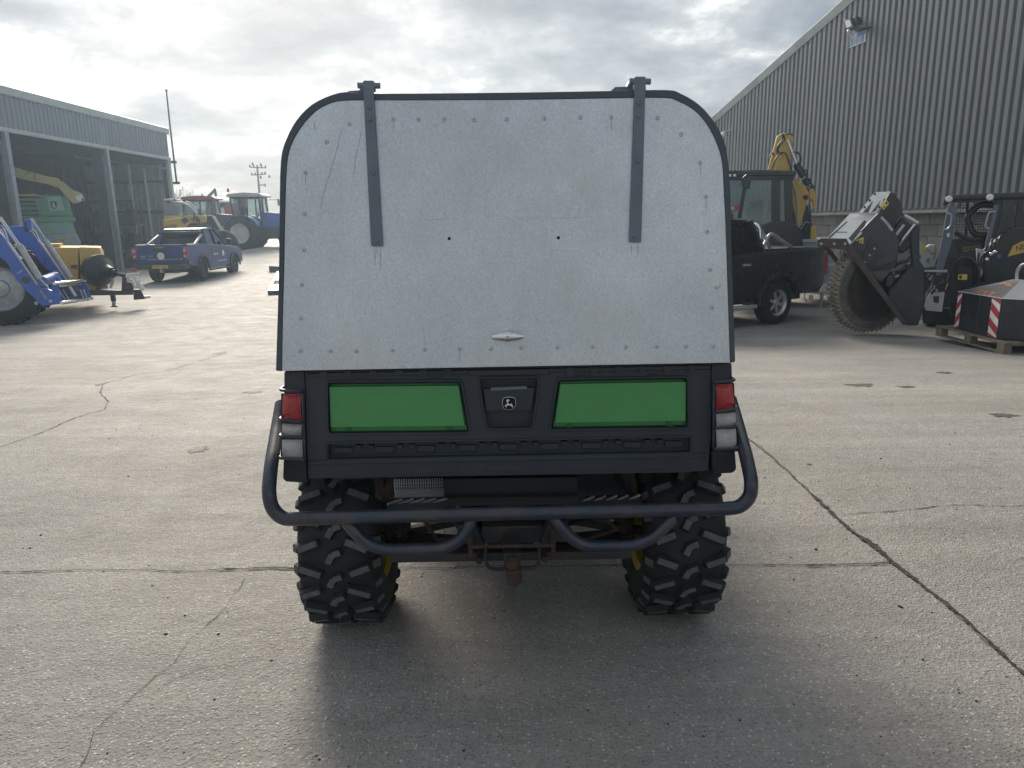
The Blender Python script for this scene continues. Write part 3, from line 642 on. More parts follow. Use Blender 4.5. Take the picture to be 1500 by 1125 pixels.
# bumper
BV = -.50
path = [V(412, 592, -.14), V(407, 622, -.22), V(397, 682, -.42), V(393.5, 722, BV), V(398, 745, BV), V(414, 760.5, BV), V(440, 760, BV), V(560, 756.5, BV), V(745, 752, BV), V(1058, 745.5, BV), V(1084, 743, BV), V(1099, 728, BV), V(1101, 706, BV), V(1093, 668, -.42), V(1078, 612, -.22), V(1070, 585, -.14)]
BP = MB().tube(spath(path, .045, 6), .0208, 16).build('bumper', 'tubeblue', GV)
for x, y in ((452, 759.5), (1044, 746)):
    a, b_ = V(x - 1.5, y, BV), V(x + 1.5, y, BV); MB().cyl(a, b_, .0218, n=16).build('sleeve_joint', 'tubeblue', BP)
hp = [V(507, 764, BV + .01), V(517, 776, BV), V(537, 797, BV), V(565, 805.5, BV), V(648, 803.5, BV), V(671, 794, BV), V(686, 776, BV), V(691, 758, BV + .01)]
MB().tube(spath(hp, .04, 5), .0185, 14).build('bumper_hoop', 'tubeblue', BP)
hp = [V(810, 756, BV + .01), V(822, 772, BV), V(838, 790, BV), V(860, 800, BV), V(928, 799, BV), V(955, 789, BV), V(972, 773, BV), V(985, 758, BV + .01)]
MB().tube(spath(hp, .04, 5), .0185, 14).build('bumper_hoop', 'tubeblue', BP)
m = MB()
for a, b_ in (((566, 744), (655, 742)), ((850, 740), (940, 737))):
    q = [V(a[0], a[1], -.44), V(b_[0], b_[1], -.44), V(b_[0] - 4, b_[1] - 14, -.22), V(a[0] + 8, a[1] - 14, -.22)]
    k = MB().prism(q, (0, 0, -.006)).build('guard_plate', 'steel', GV)
    for i in range(5):
        s = (i + .5) / 5; p = q[0].lerp(q[1], s).lerp(q[3].lerp(q[2], s), .5); MB().bar(p + Vector((-.02, -.02, .003)), p + Vector((.02, .02, .003)), .006, .006).build('tread_bar', 'zinc', k)
# hitch
HV = -.44
CB = MB().prism([V(571, 813, HV + .14), V(925, 807, HV + .14), V(925, 819, HV + .14), V(571, 825, HV + .14)], (0, .05, 0)).build('cross_bar', 'steel', GV, bevel=.004)
a, b_ = V(690, 801, HV + .02), V(812, 799, HV + .02)
MB().cyl(a, b_, .0065, n=10).build('hitch_rod', 'rust', CB)
for pts in ([(684, 779), (691, 779), (693, 817), (686, 818)], [(807, 777), (814, 777), (814, 812), (808, 815)]):
    MB().prism([V(*q, HV + .02) for q in pts], (0, .03, 0)).build('bumper_bracket', 'rust', BP, bevel=.003)
for pts in ([(694, 770), (710, 800), (694, 803), (690, 775)], [(804, 768), (790, 798), (806, 800), (808, 772)]):
    MB().prism([V(*q, HV + .06) for q in pts], (0, .05, 0)).build('gusset', 'steel', CB, bevel=.003)
m = MB(); q = [V(711, 800, HV + .05), V(713, 828, HV + .05), V(720, 834, HV + .05), V(783, 832, HV + .05), V(789, 826, HV + .05), V(790, 798, HV + .05)]
m.tube(spath(q, .012, 3), .006, 8); HT = m.build('hitch_plate', 'steel', CB)
MB().prism([V(738, 811, HV), V(763, 811, HV), V(763, 836, HV), V(738, 836, HV)], (0, .22, 0)).build('receiver_tube', 'steel', HT, bevel=.003)
m = MB(); m.ball(V(751, 826, HV - .04), .021, 16); p = V(752, 826, HV - .04); m.cyl(p, p + Vector((0, .06, 0)), .014); m.build('tow_ball', 'rust', HT)
m = MB(); m.prism(rpoly([V(740, 836, HV - .03), V(764, 835, HV - .03), V(765, 854, HV - .03), V(756, 861, HV - .03), V(743, 858, HV - .03)], .006, 2), (0, .04, 0)); m.build('tow_tongue', 'rust', HT, bevel=.004)
for x, y in ((702, 822), (798, 820)):
    p = V(x, y, HV + .1); MB().cyl(p, p + Vector((0, .06, 0)), .011, n=12).build('pin_end', 'rust', CB)
# chassis, axle, engine under the box
CH = MB()
for sx in (-1, 1):
    CH.box(sx * .15 - .03, sx * .15 + .03, -.30, 2.6, .40, .47)
CH.box(-.10, .10, -.30, -.25, .40, .46); CH.box(-.30, .30, .5, .56, .30, .46); CH.box(-.26, .26, .55, 2.4, .26, .30)
CHO = CH.build('chassis', 'steel', GV, bevel=.004)
m = MB(); m.lathe([(.05, -.12), (.11, -.09), (.12, 0), (.11, .09), (.05, .12)], (0, 0, .40), (1, 0, 0), 18); m.cyl((-.6, 0, .385), (.6, 0, .385), .014, n=10); m.box(-.08, .08, -.16, -.1, .36, .48); m.build('rear_axle', 'steel', CHO, bevel=.004)
for sx in (-1, 1):
    m = MB(); m.bar((sx * .14, -.16, .30), (sx * .56, -.03, .27), .03, .03); m.bar((sx * .14, .16, .30), (sx * .56, .03, .27), .03, .03); m.bar((sx * .2, -.05, .45), (sx * .54, 0, .42), .03, .03); m.build('suspension_arm', 'steel', CHO)
    m = MB(); m.cyl((sx * .42, -.09, .28), (sx * .34, -.12, .64), .018, n=10)
    m.tube([Vector((sx * .42, -.09, .30)).lerp(Vector((sx * .34, -.12, .62)), i / 70) + Vector((math.cos(i * .62) * .036, math.sin(i * .62) * .036, 0)) for i in range(71)], .0055, 6); m.build('coil_spring', 'rust', CHO)
m = MB(); m.box(-.28, .30, .10, .50, .46, .64); m.box(-.1, .14, -.08, .1, .50, .62); m.build('engine', 'plastic2', CHO, bevel=.01)
m = MB(); m.prism([V(650, 702, -.30), V(846, 699, -.30), V(847, 739, -.30), V(652, 742, -.30)], (0, .02, 0)); m.prism([V(650, 726, -.31), V(846, 723, -.31), V(847, 727, -.33), V(652, 730, -.33)], (0, .02, 0)); m.build('rear_cover', 'plastic2', CHO, bevel=.003)
m = MB(); a = V(578, 703, -.24); b_ = V(651, 703, -.24); h = V(578, 729, -.24).z
for i in range(22):
    x = a.x + (b_.x - a.x) * i / 21; m.box(x - .0018, x + .0018, -.245, -.24, h, a.z + .004)
m.box(a.x, b_.x, -.24, -.236, h, h + .022); m.box(a.x, b_.x, -.243, -.239, h + .024, h + .026)
for i in range(5): m.box(a.x, b_.x, -.244, -.241, h + .005 + i * .011, h + .0065 + i * .011)
m.build('heat_shield', 'alu', CHO)
m = MB(); m.lathe([(.03, -.22), (.075, -.2), (.075, .2), (.03, .22)], (-.26, -.12, .56), (1, 0, 0), 18); m.tube(spath([(-.04, -.12, .56), (.12, -.12, .56), (.18, 0, .52), (.2, .3, .5)], .08), .022, 10); m.build('silencer', 'rust', CHO)
m = MB(); r = random.Random(5)
for i in range(11):
    x = r.uniform(-.5, .5); p = [Vector((x, -.2 + r.uniform(-.05, .1), .62)), Vector((x + r.uniform(-.1, .1), -.15, r.uniform(.42, .5))), Vector((x + r.uniform(-.25, .25), -.1, r.uniform(.32, .44))), Vector((x + r.uniform(-.3, .3), .1, r.uniform(.36, .5)))]
    m.tube(spath(p, .08, 4), r.uniform(.004, .009), 6)
m.build('hose_bundle', 'plastic2', CHO)
m = MB(); m.tube([V(620, 760, -.2), V(640, 790, -.2), V(720, 785, -.15), V(750, 792, -.1)], .008, 8); m.tube([V(880, 756, -.2), V(905, 775, -.2), V(850, 792, -.15), V(800, 790, -.1)], .008, 8); m.build('brake_line', 'rust', CHO)
for pts, v_, nm in (([(703, 768), (792, 766), (781, 799), (716, 801)], -.22, 'gear_housing'), ([(570, 796), (600, 798), (690, 806), (690, 814), (572, 812)], -.16, 'lower_arm_mount'), ([(810, 804), (905, 794), (925, 792), (925, 808), (812, 812)], -.16, 'lower_arm_mount'), ([(660, 762), (700, 762), (706, 790), (684, 800)], -.20, 'frame_gusset'), ([(796, 762), (836, 760), (815, 796), (792, 788)], -.20, 'frame_gusset'), ([(560, 760), (600, 760), (596, 790), (566, 800)], -.1, 'knuckle'), ([(900, 756), (930, 755), (926, 790), (905, 780)], -.1, 'knuckle')):
    MB().prism([F.v(a_, b_, v_) for a_, b_ in pts], (0, .12, 0)).build(nm, 'steel' if 'gear' not in nm else 'brownish', CHO, bevel=.006)
for x, y in ((715, 775), (735, 771), (756, 772), (775, 775), (728, 786), (762, 786)):
    p = F.v(x, y, -.225); MB().cyl(p, p + Vector((0, -.012, 0)), .007, n=6).build('housing_bolt', 'rust', CHO)
# dark belly above the holes
m = MB(); m.box(-.60, .60, -.20, .9, .60, .66); m.box(.2, .42, -.2, .0, .46, .6); m.box(-.52, -.36, -.1, .1, .42, .6); m.build('belly_tray', 'plastic2', CHO)

# wheels
def gwheel(x, y, Rr, w_, side):
    c = Vector((x, y, Rr))
    prof = [(.168, -w_ * .47), (.20, -w_ * .5), (.25, -w_ * .5), (Rr - .055, -w_ * .475), (Rr - .032, -w_ * .40), (Rr - .022, -w_ * .2), (Rr - .020, 0), (Rr - .022, w_ * .2), (Rr - .032, w_ * .40), (Rr - .055, w_ * .475), (.25, w_ * .5), (.20, w_ * .5), (.168, w_ * .47)]
    wh = MB().lathe([(.168, -w_ * .45), (.172, -w_ * .47), (.150, -w_ * .40), (.142, -.03), (.142, .03), (.150, w_ * .40), (.172, w_ * .47), (.168, w_ * .45)], c, (1, 0, 0), 32, caps=False).build('wheel', 'yrim', GV)
    MB().lathe([(.142, 0), (.09, -side * .0), (.085, side * .03), (.05, side * .035), (.045, side * .07), (1e-4, side * .075)], c + Vector((side * .02, 0, 0)), (1, 0, 0), 24).build('hub', 'yrim', wh)
    MB().lathe([(.13, -.01), (.13, .01), (.03, .02), (.03, -.02)], c - Vector((side * .05, 0, 0)), (1, 0, 0), 24).build('brake_disc', 'steel', wh)
    ty = MB().lathe(prof, c, (1, 0, 0), 64, closed=True).build('tyre', 'tyre', wh)
    m = MB(); mt_ = MB(); NP = 12
    def lug(th, lat, ln, wd, ang, ht=.022, rad=None, tilt=0.0):
        rr = (Rr - .012 if rad is None else rad)
        er = Vector((0, math.cos(th), math.sin(th))); et = Vector((0, -math.sin(th), math.cos(th))); ex = Vector((1, 0, 0))
        if tilt: er, ex = (er * math.cos(tilt) + Vector((1, 0, 0)) * math.sin(tilt)), (Vector((1, 0, 0)) * math.cos(tilt) - er * math.sin(tilt))
        a = ex * math.cos(ang) + et * math.sin(ang); b2 = er.cross(a)
        base = c + Vector((0, math.cos(th), math.sin(th))) * rr + Vector((lat, 0, 0))
        rot = Matrix((a, b2, er)).transposed()
        h = Vector((ln, wd, ht)) / 2; vs = []
        for sx2 in (-1, 1):
            for sy2 in (-1, 1):
                for sz2 in (-1, 1):
                    k = .82 if sz2 > 0 else 1.08; vs.append(base + rot @ Vector((sx2 * h.x * (k * .5 + .5), sy2 * h.y * k, sz2 * h.z)))
        m.add(vs, [(0, 1, 3, 2), (4, 6, 7, 5), (0, 4, 5, 1), (2, 3, 7, 6), (0, 2, 6, 4), (1, 5, 7, 3)])
        cc_ = (vs[1] + vs[3] + vs[5] + vs[7]) / 4; mt_.add([cc_ + (q_ - cc_) * .90 + er * .0012 for q_ in (vs[1], vs[3], vs[7], vs[5])], [(0, 1, 2, 3)])
    for i in range(NP):
        t = 2 * math.pi * i / NP; s = 2 * math.pi / NP
        lug(t, -w_ * .29, .086, .029, R(22)); lug(t + s * .5, w_ * .27, .090, .029, R(22))
        lug(t + s * .5, -w_ * .31, .080, .027, R(-20)); lug(t, w_ * .30, .080, .027, R(-20))
        
        for q_ in (.25, .75):
            lug(t + s * q_, -w_ * .045, .040, .028, R(-62)); lug(t + s * q_ - .055, w_ * .03, .034, .026, R(-20))
        for sg in (-1, 1):
            lug(t + s * .07 * -sg, sg * w_ * .455, .046, .036, 0, .02, Rr - .042, sg * R(55))
            lug(t + s * (.5 - .07 * sg), sg * w_ * .462, .040, .032, 0, .02, Rr - .045, sg * R(58))
    tr_ = m.build('tread', 'tyre', ty, bevel=.0016, seg=1); mt_.build('worn_tread_face', 'lug', tr_, flat=True)
    return wh
for x, y, sd_ in ((-.585, 0, -1), (.59, 0, 1), (-.585, 2.0, -1), (.59, 2.0, 1)):
    gwheel(x, y, .327, .275, sd_)
# the rest of the vehicle ahead of the canopy
m = MB(); m.prism([(-.6, 1.55, .45), (-.6, 2.75, .45), (-.6, 2.8, .8), (-.6, 1.75, 1.0), (-.6, 1.55, 1.0)], (1.2, 0, 0)); m.box(-.62, .62, .98, 1.6, .38, .46); m.build('front_body', 'green', GV, bevel=.02)
m = MB()
for sx in (-1, 1):
    m.tube(spath([(sx * .60, 1.0, .5), (sx * .58, 1.02, 1.70), (sx * .56, 1.75, 1.70), (sx * .60, 2.1, .95)], .12), .022, 10)
for y in (1.04, 1.74): m.tube([(-.57, y, 1.70), (.57, y, 1.70)], .02, 8)
m.build('roll_cage', 'tubeblue', GV)
MB().box(-.56, .56, 1.02, 1.76, 1.70, 1.735).build('cab_roof', 'plastic', GV, bevel=.01)
for sx in (-1, 1):
    m = MB(); m.box(sx * .3 - .22, sx * .3 + .22, 1.12, 1.55, .62, .72); m.box(sx * .3 - .21, sx * .3 + .21, 1.08, 1.18, .72, 1.2); m.build('seat', 'plastic2', GV, bevel=.03)
# ------------------------------------------------------------ more materials
MT.update(
 clad=M('grey_profiled_cladding', (.215, .232, .242), .42, metal=.1, var=.10, vs=1.2, dirt=(.17, .20, .15), da=.4, ds=1.1, streak=.15, rand=.05),
 cladblue=M('blue_grey_fascia_sheet', (.20, .245, .285), .45, var=.08, vs=1.5, dirt=(.2, .22, .22), da=.3, ds=1.4, streak=.2),
 flash=M('pale_grey_flashing', (.27, .30, .32), .5, var=.12, vs=3, dirt=(.14, .14, .13), da=.5, ds=2),
 palef=M('pale_trim', (.42, .49, .48), .5, var=.08, vs=2, dirt=(.3, .33, .31), da=.4, ds=3),
 ledge=M('weathered_ledge', (.27, .26, .25), .8, var=.25, vs=3, dirt=(.12, .115, .10), da=.6, ds=4, bump=.4, bs=40),
 block=M('grey_concrete_block', (.23, .225, .21), .92, var=.22, vs=9, bump=.8, bs=70, dirt=(.14, .135, .12), da=.5, ds=5, rand=.16),
 mortar=M('pale_mortar', (.33, .325, .30), .95, var=.2, vs=20),
 galv=M('galvanised_column', (.30, .35, .40), .5, metal=.3, var=.15, vs=6),
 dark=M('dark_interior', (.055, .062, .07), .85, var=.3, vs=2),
 blue=M('tractor_blue', (.035, .12, .50), .38, var=.1, vs=3, dirt=(.10, .13, .25), da=.3, ds=3, coat=.3),
 blued=M('deep_blue_paint', (.006, .035, .17), .34, var=.1, vs=2, dirt=(.03, .05, .14), da=.35, ds=2, coat=.15),
 navy=M('black_blue_paint', (.010, .013, .021), .25, var=.15, vs=2, dirt=(.05, .05, .05), da=.3, ds=2.5, coat=.6),
 yellow=M('machine_yellow', (.68, .45, .10), .45, var=.1, vs=3, dirt=(.30, .22, .09), da=.4, ds=3),
 paley=M('faded_yellow', (.46, .42, .16), .55, var=.12, vs=3, dirt=(.25, .24, .14), da=.4, ds=3),
 jdg=M('harvester_green', (.11, .32, .19), .4, var=.1, vs=2, dirt=(.12, .2, .13), da=.4, ds=2),
 redp=M('dull_red_paint', (.30, .035, .035), .5, var=.15, vs=4),
 redm=M('red_mark', (.38, .04, .05), .55, var=.12, vs=15),
 orange=M('orange_letters', (.75, .22, .10), .6, var=.05),
 platey=M('yellow_number_plate', (.62, .48, .10), .4, var=.05),
 stickery=M('yellow_sticker', (.72, .58, .10), .45, var=.1, vs=20),
 grid=M('black_mesh', (.03, .035, .035), .6, var=.1),
 seatm=M('black_seat', (.02, .022, .025), .8, var=.2),
 signb=M('blue_sign_print', (.06, .16, .50), .5, var=.1, vs=20),
 signw=M('pale_sign', (.50, .56, .70), .5, var=.08, vs=8),
 wood=M('pallet_wood', (.20, .165, .125), .9, var=.25, vs=8, bump=.6, bs=90, dirt=(.10, .09, .075), da=.5, ds=6, rand=.18),
 mud=M('dried_clay', (.27, .245, .20), .95, var=.3, vs=14, bump=1, bs=60, dirt=(.12, .09, .07), da=.5, ds=12),
 mudsteel=M('clay_smeared_steel', (.105, .10, .095), .8, var=.35, vs=8, bump=.5, bs=60, dirt=(.22, .20, .165), da=.7, ds=7),
 brownst=M('rust_brown_frame', (.055, .045, .042), .6, var=.3, vs=6, dirt=(.12, .08, .055), da=.5, ds=8),
 darkb=M('dark_blue_black_panel', (.022, .030, .045), .32, var=.15, vs=2, dirt=(.07, .075, .08), da=.4, ds=3, coat=.3),
 blackp=M('satin_black_paint', (.017, .022, .029), .36, var=.15, vs=3, dirt=(.075, .075, .07), da=.35, ds=3, coat=.15),
 lgrey=M('light_grey_paint', (.52, .54, .55), .4, var=.08, vs=3, dirt=(.35, .33, .3), da=.4, ds=4),
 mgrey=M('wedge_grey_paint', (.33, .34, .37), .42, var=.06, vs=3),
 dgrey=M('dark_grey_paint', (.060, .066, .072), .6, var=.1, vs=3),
 greyb=M('blue_grey_galvanised', (.28, .35, .42), .45, metal=.2, var=.1, vs=3),
 bark=M('bare_bark', (.10, .085, .07), .9, var=.3, vs=5),
 polew=M('weathered_pole', (.09, .08, .07), .9, var=.2, vs=4),
 gl=glass('window_glass', (.62, .70, .70), .10),
 gld=glass('dark_tinted_glass', (.03, .035, .04), .0),
 gld2=glass('smoked_glass', (.35, .38, .38), .03),
 lampg=M('lamp_glass', (.8, .82, .82), .1, var=.1, coat=.8),
 amber=M('amber_beacon', (.55, .12, .02), .3, var=.1),
 hedge=M('far_scrub', (.10, .10, .085), .95, var=.3, vs=2),
)
def px_prism(fr, pts, v, th, name, mat, parent, bevel=0.0, label=None):
    return MB().prism([fr.v(a, b, v) for a, b in pts], (0, th, 0)).build(name, mat, parent, bevel=bevel, label=label)
def px_tube(fr, pts, v, r, name, mat, parent, n=8, rad=0.0, label=None):
    P = [fr.v(p[0], p[1], v if len(p) < 3 else p[2]) for p in pts]
    return MB().tube(spath(P, rad, 4) if rad else P, r, n).build(name, mat, parent, label=label)
def sheet(fr, s0, s1, zb, ztop, pitch, dep, mat, parent, width=1.0, y0=0.0, out=1, name='cladding_sheet', crown=.42):
    """profiled sheets side by side along the frame's x, each one an object"""
    s = s0
    while s < s1 - 1e-3:
        e = min(s + width, s1); k = max(1, round((e - s) / pitch)); pr = []
        w_ = (e - s) / k
        for i in range(k):
            a = s + i * w_
            pr += [(a, 0), (a + w_ * .24, 0), (a + w_ * .36, dep), (a + w_ * .86, dep)]
        pr.append((e, 0)); lo = []; hi = []; m = MB()
        for a, d in pr:
            lo.append((a, y0 + out * d, zb)); hi.append((a, y0 + out * d, ztop(a)))
        n = len(pr); m.add(lo + hi, [(i, i + 1, n + i + 1, n + i) for i in range(n - 1)]); m.build(name, mat, parent, flat=True); s = e
def wheel(parent, c, Rr, w_, rim, side, rimmat='alu', spokes=0, tread=0, tyre='tyre', dish=.5, name='wheel'):
    """side = +1 when the visible face looks along +y"""
    c = Vector(c); ax = Vector((0, 1, 0)); f = w_ * .5
    W = MB().lathe([(rim * 1.0, -f * .92), (rim * 1.04, -f * .98), (rim * .9, -f * .6), (rim * .88, f * .6), (rim * 1.04, f * .98), (rim, f * .92)], c, ax, 28, caps=False).build(name, rimmat, parent)
    MB().lathe([(rim, -f * .95), (rim * 1.12, -f), (Rr * .90, -f * .96), (Rr * .975, -f * .78), (Rr, -f * .4), (Rr, f * .4), (Rr * .975, f * .78), (Rr * .90, f * .96), (rim * 1.12, f), (rim, f * .95)], c, ax, 40, closed=True).build('tyre', tyre, W)
    if spokes:
        m = MB(); y = side * f * dish
        m.lathe([(rim * .30, 0), (rim * .24, side * .03), (1e-4, side * .035)], c + Vector((0, y, 0)), ax, 18)
        m.lathe([(rim * .98, -.012), (rim * .98, .02), (rim * .90, .02), (rim * .90, -.012)], c + Vector((0, y, 0)), ax, 28, closed=True)
        for i in range(spokes):
            t = 2 * math.pi * i / spokes + .3; d = Vector((math.cos(t), 0, math.sin(t))); m.bar(c + Vector((0, y, 0)) + d * rim * .2, c + Vector((0, y, 0)) + d * rim * .94, rim * .24, .03, up=(0, 1, 0))
        m.build('spokes', rimmat, W)
        MB().lathe([(rim * .8, 0), (1e-4, 0)], c + Vector((0, side * f * (dish - .35), 0)), ax, 20).build('brake', 'steel', W)
    else:
        m = MB(); y = side * f * (dish - .5); m.lathe([(rim * .92, 0), (rim * .62, side * .02), (rim * .40, side * .05), (rim * .36, side * .10), (rim * .16, side * .12), (.01, side * .13)], c + Vector((0, y, 0)), ax, 28); m.build('wheel_disc', rimmat, W)
        m = MB()
        for i in range(8):
            t = 2 * math.pi * i / 8; p = c + Vector((math.cos(t) * rim * .3, y + side * .10, math.sin(t) * rim * .3)); m.cyl(p, p + Vector((0, side * .03, 0)), rim * .04, n=6)
        m.build('wheel_nut', 'zinc', W)
    if tread:
        m = MB()
        for i in range(tread):
            for sg in (-1, 1):
                t = 2 * math.pi * (i + (.5 if sg > 0 else 0)) / tread; er = Vector((math.cos(t), 0, math.sin(t))); et = Vector((-math.sin(t), 0, math.cos(t)))
                a = c + er * (Rr + .005) + Vector((0, sg * f * .05, 0)); b = c + er * (Rr * .965) + et * Rr * .16 * 1 + Vector((0, sg * f * .92, 0)); m.bar(a, b, Rr * .045, Rr * .09, up=er)
        m.build('tread', tyre, W)
    return W

# ------------------------------------------------------------ right-hand barn
P1, P2 = WY(1210, 318, 17.65), WY(1356, 316, 14.8)
dv = (P1 - P2); RA = math.atan2(dv.y, dv.x)
FB = Frame((P2.x, P2.y, -.40), RA)
BN = thing('barn', 'tall grey profiled metal barn gable above a concrete block wall', 'barn', FB)
s_end = FB.v(1036, 300, 0).x; s_near = -9.0
va, vb = FB.v(1054, 172, 0), FB.v(1250, 0, 0)
sl_ = (vb.z - va.z) / (vb.x - va.x); topf = lambda s: va.z + (s - va.x) * sl_
RS = -14.0                                    # ridge
topr = lambda s: topf(max(s, RS)) + (min(0, s - RS)) * -sl_ * -1
zl = FB.v(1210, 313.8, 0).z
sheet(FB, s_near - 12, s_end, zl + .07, lambda s: topf(s) if s > RS else topf(RS) - (RS - s) * abs(sl_), .161, .055, 'clad', BN, width=.966, y0=.03)
m = MB(); m.box(s_near - 12, s_end, -.02, .10, zl - .03, zl + .015); m.build('sill_ledge', 'ledge', BN, bevel=.006)
m = MB(); m.prism([(s_near - 12, .021, zl + .016), (s_near - 12, .075, zl + .016), (s_near - 12, .035, zl + .10), (s_near - 12, .021, zl + .10)], (s_end - s_near + 12, 0, 0)); m.build('drip_flashing', 'ledge', BN)
m = MB(); m.box(s_near - 12, s_end, -.22, -.06, -.3, zl - .03); m.build('wall_core', 'mortar', BN)
# blocks
bl = None; course = .225; nb = int((s_end - s_near) / .45)
z = zl - .03; row = 0
while z > .0:
    for i in range(nb + 1):
        s = s_end - .45 * i - (.225 if row % 2 else 0)
        x0 = s - .44
        if bl is None:
            bl = MB().box(0, .44, -.06, 0, 0, .215).build('block', 'block', BN, bevel=.004, seg=1); o = bl
        elif i == 0 and row % 2 == 0: o = again(bl, BN)
        else: o = again(bl, BN)
        o.location = (x0 + .01, rnd.uniform(-.012, -.006), z - .215 - .005)
    z -= course; row += 1
# verge trim, roof and side
m = MB()
for a, b in ((s_end + .15, RS), ):
    m.prism([(a, .10, topf(a) - .10), (b, .10, topf(b) - .10), (b, .10, topf(b) + .14), (a, .10, topf(a) + .14)], (0, -.16, 0))
m.prism([(RS, .10, topf(RS) - .10), (s_near - 12, .10, topf(RS) - (RS - s_near + 12) * abs(sl_) - .10), (s_near - 12, .10, topf(RS) - (RS - s_near + 12) * abs(sl_) + .14), (RS, .10, topf(RS) + .14)], (0, -.16, 0))
m.build('verge_trim', 'flash', BN, bevel=.01)
m = MB(); a, b = s_end + .2, RS
m.prism([(a, -.06, topf(a) + .1), (b, -.06, topf(b) + .1), (b, -.06, topf(b) + .16), (a, -.06, topf(a) + .16)], (0, -26, 0)); m.build('roof', 'flash', BN)
m = MB(); m.box(s_end - .06, s_end, -26, -.22, -.3, topf(s_end) - .02); m.build('side_wall', 'clad', BN)
# floodlight and sign on the gable
FL = thing('floodlight', 'grey double floodlight with a sensor fixed high on the barn gable', 'floodlight', FB)
q = lambda a, b, v=.30: FB.v(a, b, v)
m = MB(); m.prism([q(1234, 30), q(1246, 26), q(1251, 40), q(1240, 46)], (0, -.10, 0)); H = m.build('lamp_housing', 'dgrey', FL, bevel=.01)
MB().prism([q(1237, 31, .302), q(1244.5, 28.5, .302), q(1247.5, 38, .302), q(1240, 41, .302)], (0, -.004, 0)).build('lamp_glass', 'lampg', H)
m = MB(); m.prism([q(1247, 28, .24), q(1253, 24, .24), q(1256, 30, .24), q(1254, 40, .24), q(1250, 41, .24)], (0, -.12, 0)); m.build('bracket', 'dgrey', FL, bevel=.01)
m = MB(); m.prism([q(1251, 38, .26), q(1262, 36, .26), q(1271, 39, .26), q(1258, 44, .26), q(1251, 46, .26)], (0, -.12, 0)); m.build('lamp_housing', 'dgrey', FL, bevel=.01)
m = MB(); m.ball(q(1244.5, 46, .26), .06, 12); m.build('sensor', 'lgrey', FL)
p = q(1250, 38, .26); MB().cyl((p.x, .07, p.z), p, .03, n=8).build('arm', 'dgrey', FL)
SG = thing('wall_sign', 'small blue and white sign screwed to the barn gable under the floodlight', 'sign', FB)
A = [FB.v(1245.5, 50, .085), FB.v(1269.5, 40, .085), FB.v(1267.5, 60, .085), FB.v(1244, 69.5, .085)]
PN = MB().prism(A, (0, -.012, 0)).build('sign_panel', 'signw', SG)
ii = lambda s, t, o: A[0].lerp(A[1], s).lerp(A[3].lerp(A[2], s), t) + Vector((0, o, 0))
MB().prism([ii(.50, .03, .0015), ii(.96, .03, .0015), ii(.96, .42, .0015), ii(.42, .42, .0015)], (0, -.001, 0)).build('blue_field', 'signb', PN)
for k in range(4):
    t = .48 + k * .13
    for j in range(5):
        s = .08 + j * .17; MB().prism([ii(s, t, .0015), ii(s + .12, t, .0015), ii(s + .12, t + .045, .0015), ii(s, t + .045, .0015)], (0, -.001, 0)).build('print_line', 'signb', PN)
m = MB(); e = [(-.02, -.03), (1.02, -.03), (1.02, 1.03), (-.02, 1.03)]; m.tube([ii(s, t, 0) for s, t in e], .012, 6, closed=True); m.build('sign_edge', 'wht', PN)
CC = thing('security_camera', 'small white dome camera on the barn wall beside the canopy edge', 'camera', FB)
p = FB.v(1059.5, 197, .35); m = MB(); m.ball(p, .075, 12); m.build('dome', 'wht', CC); m = MB(); m.cyl((p.x, .06, p.z + .12), p + Vector((0, 0, .07)), .025, n=8); m.cyl(p + Vector((0, 0, .07)), p + Vector((0, 0, -.45)), .018, n=8); m.build('bracket', 'lgrey', CC)

# ------------------------------------------------------------ left open-fronted shed
pe = WY(247, 235, 38.0)
FS = Frame((pe.x, pe.y, -.40), math.atan2(1, .028))       # x runs away from us, y into the shed
SH = thing('open_shed', 'open-fronted blue-grey steel shed with a ribbed fascia', 'shed', FS)
zb_, zt_ = FS.v(247, 235, 0).z, FS.v(242, 187, 0).z; NX = -25.0; DP = 13.0
sheet(FS, NX, 0, zb_ + .12, lambda s: zt_ - .30, .25, .045, 'cladblue', SH, width=1.0, y0=-.02, out=-1, name='fascia_sheet')
MB().box(NX, .06, -.10, .02, zb_, zb_ + .14).build('fascia_bottom_rail', 'palef', SH, bevel=.01)
MB().prism([(NX, -.14, zt_ - .32), (NX, -.14, zt_ - .05), (NX, -.08, zt_), (NX, .3, zt_ + .03), (NX, .3, zt_ - .10), (NX, -.01, zt_ - .32)], (-NX + .1, 0, 0)).build('eaves_trim', 'palef', SH)
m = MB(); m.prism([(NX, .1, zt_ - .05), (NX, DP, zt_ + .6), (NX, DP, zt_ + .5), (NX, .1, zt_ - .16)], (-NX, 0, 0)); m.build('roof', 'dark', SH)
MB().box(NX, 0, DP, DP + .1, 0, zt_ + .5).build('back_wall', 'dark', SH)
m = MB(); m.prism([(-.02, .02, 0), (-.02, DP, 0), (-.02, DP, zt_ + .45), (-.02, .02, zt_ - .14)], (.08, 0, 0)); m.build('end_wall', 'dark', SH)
FE = Frame(FS.m @ Vector((-.03, 0, 0)), FS.a + math.pi / 2)      # inside face of the end wall
class _Off: pass
